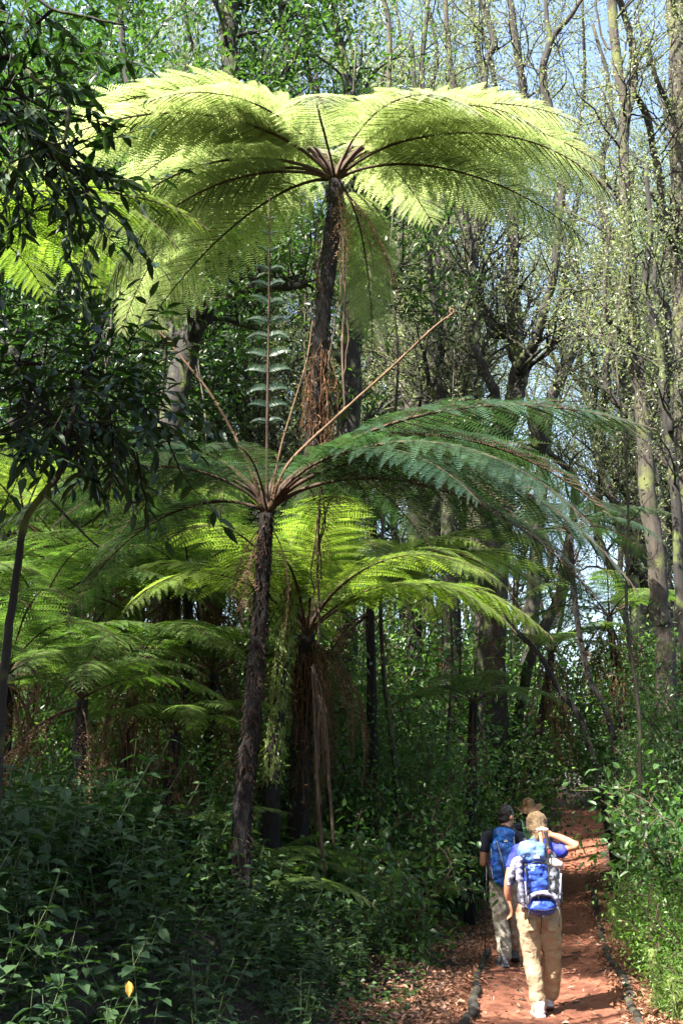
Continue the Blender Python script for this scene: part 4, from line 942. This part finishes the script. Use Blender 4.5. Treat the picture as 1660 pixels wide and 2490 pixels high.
def head(mb, c, turn, sc=1.):
    """skull, jaw, nose, ears; faces +Y turned by 'turn' about Z"""
    c = np.array(c, float); f = np.array([-math.sin(turn), math.cos(turn), 0]); s = np.array([math.cos(turn), math.sin(turn), 0]); z = np.array([0, 0, 1.])
    ball(mb, c + z * .02, (.075 * sc, .093 * sc, .098 * sc), turn)
    ball(mb, c + f * .028 - z * .05, (.056 * sc, .066 * sc, .062 * sc), turn)
    chain(mb, [[*(c + f * .09 + z * .012), .010], [*(c + f * .112 - z * .022), .013]], 3)
    ball(mb, c + f * .088 - z * .056, (.024, .012, .010), turn, 8); ball(mb, c + f * .082 - z * .092, (.022, .018, .016), turn, 8)
    for q in (-1, 1):
        ball(mb, c + s * q * .077 - f * .005 - z * .008, (.011, .021, .032), turn, 8)
        ball(mb, c + s * q * .030 + f * .083 + z * .008, (.012, .010, .010), turn, 8)
def shoe(parent, x, y, z, mat, ang=0., pitch=0., sc=1.):
    mb = MB(); sbox(mb, (0, .075, .04), (.046, .135, .036), .6); sbox(mb, (0, 0, .085), (.044, .055, .055), .7); sbox(mb, (0, .08, .008), (.05, .145, .016), .5)
    o = fuse('shoe', mb, mat, .008, .002, 30, 2, parent); o.location = (x, y, z); o.rotation_euler = (-pitch, 0, ang); o.scale = (sc,) * 3; return o

def gz(x, y): return float(H(x, y)) + .0
# --- woman in front
wy = 11.29; wx = (1330 - 830) / FPX * (wy * math.cos(PITCH) - 1.65 * math.sin(PITCH))
W_ = thing('person', 'woman in khaki trousers, fair hair tied up, right hand raised behind her neck', 'person', (wx, wy, gz(wx, wy)))
b = MB()
head(b, (-.022, .13, 1.535), .0); chain(b, [[-.022, .10, 1.47, .05], [-.03, .06, 1.37, .056]])
chain(b, [[-.03, .05, 1.34, .085], [-.04, .03, 1.15, .105], [-.045, .0, .95, .115]]); chain(b, [[-.20, .05, 1.33, .05], [-.03, .05, 1.35, .06], [.14, .06, 1.345, .05]])
chain(b, [[.14, .06, 1.34, .046], [.21, .02, 1.355, .042], [.275, -.02, 1.37, .036]]); chain(b, [[.28, -.02, 1.375, .036], [.16, .0, 1.435, .033], [.075, .02, 1.465, .022]])
hand(b, (.075, .02, 1.465), (-1, -.1, .05), (0, -.3, 1), .35)
chain(b, [[-.20, .05, 1.33, .046], [-.26, .03, 1.2, .04], [-.295, .02, 1.07, .035]]); chain(b, [[-.295, .02, 1.07, .035], [-.30, .04, .98, .03], [-.285, .07, .91, .022]])
hand(b, (-.285, .07, .91), (.25, .1, -1), (0, 1, .1), -.5)
for q, rows in ((0, [[-.135, 0, .84, .10], [-.115, .05, .46, .058], [-.07, .01, .10, .04]]), (1, [[.04, 0, .84, .10], [.065, .12, .47, .058], [.05, .28, .13, .04]])): chain(b, rows)
fuse('body', b, M['skin'], .0065, parent=W_, smooth=2)
b = MB(); chain(b, [[-.03, .05, 1.36, .09], [-.04, .03, 1.15, .125], [-.045, .0, .90, .135]]); chain(b, [[-.195, .05, 1.33, .062], [-.03, .05, 1.35, .085], [.10, .06, 1.34, .065], [.17, .03, 1.335, .064]])
chain(b, [[-.20, .05, 1.33, .06], [-.255, .03, 1.21, .055]]); fuse('shirt', b, M['tee_blue'], .009, .012, 12, parent=W_)
b = MB(); chain(b, [[-.02, .085, 1.43, .064], [-.03, .06, 1.39, .078]]); fuse('collar', b, M['olive'], .008, .004, 20, parent=W_)
b = MB(); sbox(b, (-.047, 0, .83), (.165, .12, .10), .75)
chain(b, [[-.128, 0, .80, .112], [-.122, .02, .62, .09], [-.112, .035, .46, .072], [-.095, .0, .28, .069], [-.073, -.01, .085, .063]])
chain(b, [[.035, 0, .80, .112], [.050, .05, .62, .093], [.065, .10, .46, .078], [.075, .18, .30, .078], [.066, .25, .15, .074]])
fuse('trousers', b, M['khaki'], .009, .011, 13, 2, W_, 1.2)
b = MB(); tube(b, spline([[-.045, -.128, .83], [-.045, -.135, .76], [-.047, -.09, .70], [-.045, -.06, .66]], 5), .004, 5, 0); tr_ = [c for c in W_.children if c.name.startswith('trousers')][0]; obj('seam', b.mesh('seam', M['strap']), tr_)
for sx in (-.13, .045):
    b = MB(); sbox(b, (sx, -.112, .735), (.042, .012, .05), .4); o = fuse('pocket', b, M['khaki'], .006, .003, 30, 1, tr_)
shoe(W_, -.068, -.03, 0, M['shoe_pale'], .05); shoe(W_, .048, .24, .035, M['shoe_pale'], -.08, .25)
b = MB(); ball(b, (-.022, .115, 1.562), (.088, .098, .095)); ball(b, (-.022, .06, 1.515), (.078, .06, .06)); ball(b, (-.03, .02, 1.50), (.038, .034, .036)); chain(b, [[-.03, -.0, 1.495, .022], [-.04, -.02, 1.44, .017], [-.045, -.02, 1.40, .007]]); fuse('hair', b, M['hair_fair'], .006, .012, 34, 1, W_, .5)
b = MB(); a_ = np.linspace(0, 6.28, 14); tube(b, np.stack([-.03 + .027 * np.cos(a_), .012 + 0 * a_, 1.497 + .027 * np.sin(a_)], -1), .006, 5, 0); obj('hair_band', b.mesh('hair_band', M['strap']), W_)
# --- her pack
PK = thing('backpack', 'large blue and grey hiking backpack with pale blue lid, worn by the woman', 'backpack', (wx, wy, gz(wx, wy)))
def part(name, mat, fn, wr=.012, wsc=12, vox=.008, par=None, zst=1.6):
    b = MB(); fn(b); return fuse(name, b, M[mat], vox, wr, wsc, 2, par or PK, zst)
part('main_bag', 'pack_grey', lambda b: (sbox(b, (-.06, -.20, 1.11), (.165, .12, .18), .6, taper=.08), sbox(b, (-.05, -.17, 1.25), (.14, .11, .10), .7)))
part('front_panel', 'pack_blue', lambda b: sbox(b, (-.105, -.31, 1.125), (.093, .055, .125), .55, tilt=.05), .02, 14)
ld = part('lid', 'pack_pale', lambda b: (sbox(b, (-.125, -.25, 1.335), (.108, .12, .082), .5, tilt=.14),), .022, 10)
part('lower_bag', 'pack_blue', lambda b: sbox(b, (-.062, -.25, .895), (.118, .12, .075), .7), .012, 13)
part('band', 'lilac', lambda b: chain(b, [[-.185, -.30, .90, .018], [-.165, -.345, .97, .02], [-.10, -.365, 1.005, .022], [0, -.36, 1.0, .022], [.055, -.34, .95, .02], [.07, -.30, .88, .018]]), .006, 30)
for sx in (-.215, .085): part('side_pocket', 'pack_grey', lambda b: sbox(b, (sx, -.22, 1.02), (.035, .075, .12), .7), .008, 16)
part('hanging_jacket', 'lilac', lambda b: (chain(b, [[-.20, -.27, 1.28, .03], [-.25, -.28, 1.26, .035], [-.29, -.27, 1.18, .03], [-.325, -.25, 1.07, .014]]), chain(b, [[-.24, -.29, 1.24, .03], [-.235, -.30, 1.12, .028], [-.22, -.30, .99, .024], [-.215, -.29, .90, .016]])), .016, 16, .007)
part('rolled_cloth', 'cream', lambda b: chain(b, [[.0, -.27, 1.245, .036], [.05, -.28, 1.24, .04], [.095, -.27, 1.225, .036]]), .006, 20)
part('hip_belt', 'strap', lambda b: chain(b, [[-.22, -.12, .93, .025], [-.06, -.16, .9, .03], [.10, -.12, .93, .025], [.15, .0, .9, .02]]), .003, 20)
part('shoulder_strap', 'strap', lambda b: (chain(b, [[.02, -.12, 1.33, .02], [.05, .0, 1.425, .02], [.07, .12, 1.38, .02]]), chain(b, [[-.14, -.12, 1.33, .02], [-.14, .0, 1.42, .02], [-.13, .12, 1.38, .02]])), 0)
for q in [[[-.2, -.37, 1.24], [-.19, -.385, 1.12], [-.185, -.37, 1.0]], [[-.01, -.37, 1.24], [-.008, -.385, 1.12], [-.01, -.37, .99]], [[.09, -.31, 1.2], [.1, -.32, 1.05], [.09, -.30, .93]], [[-.03, -.33, 1.40], [0, -.34, 1.30], [.0, -.33, 1.24]], [[-.225, -.3, 1.2], [-.23, -.31, 1.05], [-.2, -.32, .92]]]:
    b = MB(); tube(b, spline(q, 5), .006, 6, 0); obj('strap', b.mesh('strap', M['strap']), PK)
for q in [[[.1, -.32, 1.16], [.09, -.335, 1.05], [.085, -.32, .95]], [[-.205, -.375, 1.1], [-.2, -.39, 1.0], [-.195, -.35, .92]]]:
    b = MB(); tube(b, spline(q, 5), .008, 6, 0, .1); obj('strap', b.mesh('strap', M['lilac']), PK)
def small(nm, mat, c, h, par=None, e=.4):
    b = MB(); sbox(b, (0, 0, 0), h, e, 10); return obj(nm, b.mesh(nm, M[mat]), par or PK, c)
for x_, z_ in [(-.19, 1.02), (-.01, 1.03), (-.19, 1.23), (-.005, 1.235), (.09, 1.0), (-.06, .82)]: small('buckle', 'strap', (x_, -.385 if z_ > 1. else -.36, z_), (.013, .006, .010))
b = MB(); tube(b, spline([[-.17, -.372, 1.235], [-.105, -.385, 1.255], [-.03, -.372, 1.235]], 6), .0045, 5, 0); obj('zip', b.mesh('zip', M['strap']), PK)
b = MB(); tube(b, spline([[-.15, -.358, .885], [-.062, -.376, .87], [.03, -.358, .885]], 6), .004, 5, 0); obj('zip', b.mesh('zip', M['strap']), PK)
for q in [[[.06, -.34, .90], [.07, -.37, .85], [.06, -.36, .79], [.065, -.35, .74]], [[-.17, -.34, .88], [-.19, -.37, .83], [-.18, -.36, .77]], [[-.1, -.38, 1.01], [-.1, -.385, .96]]]:
    b = MB(); tube(b, spline(q, 5), .0045, 5, 0); obj('strap', b.mesh('strap', M['strap']), PK)
def mark(parent, c, sc, tilt=0.):   # three rising peaks, the pale emblem on the lid
    b = MB()
    for dx, h in ((-.35, .6), (0, 1.), (.38, .55)):
        x0 = dx * sc; V = []
        for yy in (-.006, .004): V += [[x0 - .17 * sc, yy, 0], [x0 + .17 * sc, yy, 0], [x0 + .02 * sc, yy, h * sc]]
        b.add(np.array(V) + np.array(c), [np.array([[0, 1, 2], [5, 4, 3]]), np.array([[0, 3, 4, 1], [1, 4, 5, 2], [2, 5, 3, 0]])])
    return obj('emblem', b.mesh('emblem', M['white']), parent)
mark(ld, (-.105, -.378, 1.285), .042)
b = MB(); sbox(b, (.005, -.335, 1.335), (.008, .005, .016), .5); obj('tag', b.mesh('tag', M['red']), PK)
# folded poles carried in the pack, cork handles up
for k, (x0, lb) in enumerate([(-.035, 'left of the two folded walking poles on the pack, cork grip up'), (.012, 'right of the two folded walking poles on the pack, dark grip')]):
    t = thing('walking_pole', lb, 'walking pole', (wx + x0, wy - .29, gz(wx, wy) + .95), 0, 'walking poles stowed on the pack')
    b = MB(); tube(b, spline([[.03, -.03, 0], [.01, 0, .25], [0, .02, .42]], 4), .008, 8, 0); obj('shaft', b.mesh('shaft', M['black_metal']), t)
    b = MB(); tube(b, spline([[0, .02, .40], [-.005, .02, .43], [-.012, .02, .50], [-.018, .02, .545]], 4), np.interp(np.linspace(0, 1, 13), [0, .15, .3, .8, 1], [.021, .023, .014, .015, .018]), 10, 0); g = obj('grip', b.mesh('grip', M['cork' if k == 0 else 'strap']), t)
    b = MB(); sbox(b, (-.022, .015, .562), (.026, .02, .012), .6); obj('knob', b.mesh('knob', M['cream']), g)
# --- man behind her
my = 14.3; dpm = my * math.cos(PITCH) - 1.65 * math.sin(PITCH); mx_ = (1232 - 830) / FPX * dpm
m_ = thing('person', 'man in a dark tee and grey trousers, dark hair, head turned right, left arm bent', 'person', (mx_, my, gz(mx_, my)))
b = MB(); tn = -.85
head(b, (.05, .12, 1.545), tn); chain(b, [[.045, .10, 1.47, .055], [.02, .06, 1.38, .06]])
chain(b, [[.0, .05, 1.34, .10], [-.02, .02, 1.1, .11], [-.02, 0, .92, .11]]); chain(b, [[-.17, .05, 1.33, .055], [0, .05, 1.37, .065], [.17, .05, 1.33, .055]])
chain(b, [[-.18, .05, 1.32, .05], [-.215, .0, 1.18, .043], [-.23, -.01, 1.06, .038]]); chain(b, [[-.23, -.01, 1.06, .038], [-.215, .12, 1.05, .033], [-.185, .24, 1.07, .023]])
hand(b, (-.185, .24, 1.07), (.3, 1, .1), (0, -.1, 1), 1.1)
chain(b, [[.18, .05, 1.32, .05], [.22, .02, 1.18, .043], [.23, .02, 1.05, .038]]); chain(b, [[.23, .02, 1.05, .038], [.21, .15, 1.0, .033], [.17, .27, 1.02, .023]]); hand(b, (.17, .27, 1.02), (-.3, 1, .1), (0, -.1, 1), .9)
for rows in ([[-.07, 0, .84, .10], [-.045, .06, .45, .055], [-.02, .0, .10, .04]], [[.09, 0, .84, .10], [.11, .18, .48, .055], [.115, .34, .16, .04]]): chain(b, rows)
fuse('body', b, M['skin'], .0065, parent=m_, smooth=2)
b = MB(); chain(b, [[.01, .05, 1.36, .10], [-.01, .02, 1.12, .13], [-.015, 0, .9, .13]]); chain(b, [[-.17, .05, 1.33, .068], [0, .05, 1.37, .08], [.17, .05, 1.33, .068]])
chain(b, [[-.18, .05, 1.32, .064], [-.215, .01, 1.2, .058]]); chain(b, [[.18, .05, 1.32, .064], [.215, .02, 1.2, .058]]); fuse('shirt', b, M['tee_dark'], .009, .01, 12, parent=m_)
b = MB(); sbox(b, (.0, 0, .86), (.16, .12, .10), .75)
chain(b, [[-.07, 0, .82, .105], [-.06, .02, .62, .098], [-.045, .05, .44, .085], [-.03, .02, .28, .082], [-.02, -.01, .10, .068]])
chain(b, [[.08, 0, .82, .105], [.095, .08, .62, .092], [.11, .16, .46, .078], [.115, .24, .30, .072], [.115, .32, .17, .064]])
fuse('trousers', b, M['greycloth'], .009, .015, 12, 2, m_, 1.2)
shoe(m_, -.03, -.03, 0, M['boot'], .25); shoe(m_, .115, .30, .04, M['boot'], -.2, .3, 1.05)
b = MB(); f = np.array([-math.sin(tn), math.cos(tn), 0]); c = np.array([.05, .12, 1.545]); ball(b, c + [0, 0, .045] - f * .016, (.083, .094, .088), tn); ball(b, c - f * .045 - [0, 0, .02], (.07, .055, .06), tn); fuse('hair', b, M['hair_dark'], .007, .008, 30, 2, m_)
PK = thing('backpack', 'azure blue backpack with grey side straps, worn by the man in the dark tee', 'backpack', (mx_, my, gz(mx_, my)))
part('main_bag', 'pack_azure', lambda b: (sbox(b, (-.03, -.17, 1.10), (.135, .115, .22), .62, taper=-.05), sbox(b, (-.03, -.16, .93), (.12, .10, .10), .7)), .02, 12)
ld = part('lid', 'pack_azure', lambda b: sbox(b, (-.02, -.17, 1.345), (.115, .115, .085), .7), .012, 12)
for sx in (-.15, .10): part('side_pocket', 'tee_dark', lambda b: sbox(b, (sx, -.15, 1.04), (.04, .08, .16), .7), .008, 16)
part('lower_bag', 'tee_dark', lambda b: sbox(b, (.03, -.20, .98), (.08, .095, .09), .7), .008, 14)
part('shoulder_strap', 'strap', lambda b: (chain(b, [[-.10, -.08, 1.36, .02], [-.11, .03, 1.415, .02], [-.11, .13, 1.35, .02]]), chain(b, [[.10, -.08, 1.36, .02], [.11, .03, 1.415, .02], [.11, .13, 1.35, .02]])), 0)
for q, mt_ in [([[-.11, -.27, 1.30], [-.07, -.30, 1.15], [-.04, -.295, .98]], 'lilac'), ([[.075, -.27, 1.34], [.08, -.29, 1.2], [.09, -.27, 1.05]], 'lilac'), ([[-.16, -.22, 1.22], [-.165, -.23, 1.05], [-.15, -.22, .9]], 'lilac'), ([[-.07, -.31, 1.10], [-.04, -.31, .95], [0, -.28, .85]], 'strap')]:
    b = MB(); tube(b, spline(q, 5), .008, 6, 0); obj('strap', b.mesh('strap', M[mt_]), PK)
mark(ld, (-.015, -.292, 1.29), .036)
t = thing('water_bottle', 'small violet blue bottle hanging at the left side of the azure backpack', 'bottle', (mx_ - .145, my - .235, gz(mx_, my) + 1.08))
b = MB(); tube(b, [[0, 0, -.05], [0, 0, -.04], [0, 0, .03], [0, 0, .045]], [.02, .027, .027, .015], 12, 0); obj('flask', b.mesh('flask', M['tee_blue']), t)
b = MB(); tube(b, [[0, 0, .045], [0, 0, .065]], .014, 10, 0); obj('cap', b.mesh('cap', M['strap']), t)
hx, hy, hz = mx_ - .155, my + .33, gz(mx_, my) + 1.08
t = thing('trekking_pole', 'black trekking pole held in the left hand of the man, reaching the ground', 'walking pole', (hx - .04, hy + .02, gz(hx - .04, hy)))
b = MB(); tube(b, [[0, 0, 0], [.02, -.01, .5], [.04, -.02, 1.04]], [.005, .007, .008], 8, 0); obj('shaft', b.mesh('shaft', M['black_metal']), t)
b = MB(); tube(b, [[.039, -.02, 1.02], [.04, -.02, 1.08], [.042, -.02, 1.16]], [.015, .014, .019], 10, 0); obj('grip', b.mesh('grip', M['strap']), t)
b = MB(); tube(b, [[.003, 0, .06], [.003, 0, .072]], [.035, .03], 12, 0); obj('basket', b.mesh('basket', M['strap']), t)
# --- third walker, far ahead
ty = 17.4; tx = (1290 - 830) / FPX * (ty * math.cos(PITCH) - 1.65 * math.sin(PITCH) + .2)
t3 = thing('person', 'walker far ahead with a tan hat and dark shirt, mostly hidden by the others', 'person', (tx, ty, gz(tx, ty)))
b = MB(); head(b, (0, .08, 1.60), -.2); chain(b, [[0, .06, 1.52, .055], [0, .04, 1.42, .06]]); chain(b, [[0, .03, 1.36, .11], [0, .01, 1.1, .115], [0, 0, .95, .11]])
for q in (-1, 1):
    chain(b, [[q * .18, .03, 1.38, .05], [q * .24, .0, 1.2, .043], [q * .26, .02, 1.06, .036]]); chain(b, [[q * .26, .02, 1.06, .036], [q * .25, .12, .95, .03], [q * .24, .2, .86, .022]])
    hand(b, (q * .24, .2, .86), (0, .3, -1), (0, 1, 0), .4)
    chain(b, [[q * .09, 0, .86, .10], [q * .1, .05 + q * .06, .47, .055], [q * .1, q * .12, .10, .04]])
fuse('body', b, M['skin'], .007, parent=t3, smooth=2)
b = MB(); chain(b, [[0, .03, 1.40, .10], [0, .01, 1.15, .135], [0, 0, .92, .135]]); chain(b, [[-.18, .03, 1.38, .066], [0, .03, 1.42, .085], [.18, .03, 1.38, .066]])
for q in (-1, 1): chain(b, [[q * .18, .03, 1.38, .065], [q * .24, .0, 1.2, .056], [q * .26, .02, 1.06, .047], [q * .25, .12, .95, .04]])
fuse('shirt', b, M['tee_dark'], .009, .01, 12, parent=t3)
b = MB(); sbox(b, (0, 0, .88), (.17, .12, .1), .75)
for q in (-1, 1): chain(b, [[q * .085, 0, .84, .105], [q * .1, .05 + q * .06, .46, .08], [q * .1, q * .12, .10, .065]])
fuse('trousers', b, M['greycloth'], .01, .02, 11, 3, t3)
shoe(t3, -.1, -.14, 0, M['boot']); shoe(t3, .1, .10, 0, M['boot'])
b = MB(); ball(b, (0, .07, 1.60), (.083, .09, .085)); fuse('hair', b, M['hair_dark'], .008, .004, 30, 2, t3)
b = MB(); a = np.arange(33) * 2 * math.pi / 32
prof = [(.0, .125), (.05, .122), (.075, .10), (.088, .03), (.095, .005), (.14, -.008), (.175, .004), (.176, -.004), (.14, -.018), (.09, -.008), (.08, .03), (.0, .10)]
V = np.array([[r * math.cos(x), r * math.sin(x) * 1.1, z + (.03 * math.cos(x * 2) * (r > .1))] for r, z in prof for x in a[:-1]]); i, j = np.meshgrid(np.arange(len(prof) - 1), np.arange(32), indexing='ij'); j2 = (j + 1) % 32
b.add(V, np.stack([i * 32 + j, (i + 1) * 32 + j, (i + 1) * 32 + j2, i * 32 + j2], -1).reshape(-1, 4), 0, 0, True)
obj('hat', b.mesh('hat', M['straw']), t3, (0, .065, 1.645), (.22, -.12, 0), 1.05)
PK = thing('backpack', 'green daypack worn by the walker with the tan hat', 'backpack', (tx, ty, gz(tx, ty)))
part('main_bag', 'pack_green', lambda b: (sbox(b, (0, -.17, 1.22), (.13, .09, .20), .65),), .01, 12)
part('pocket', 'pack_green', lambda b: (sbox(b, (0, -.26, 1.13), (.10, .04, .10), .65),), .008, 12)
part('shoulder_strap', 'pack_green', lambda b: (chain(b, [[-.09, -.1, 1.38, .02], [-.11, .0, 1.49, .02], [-.11, .12, 1.42, .02]]), chain(b, [[.09, -.1, 1.38, .02], [.11, .0, 1.49, .02], [.11, .12, 1.42, .02]])), 0)
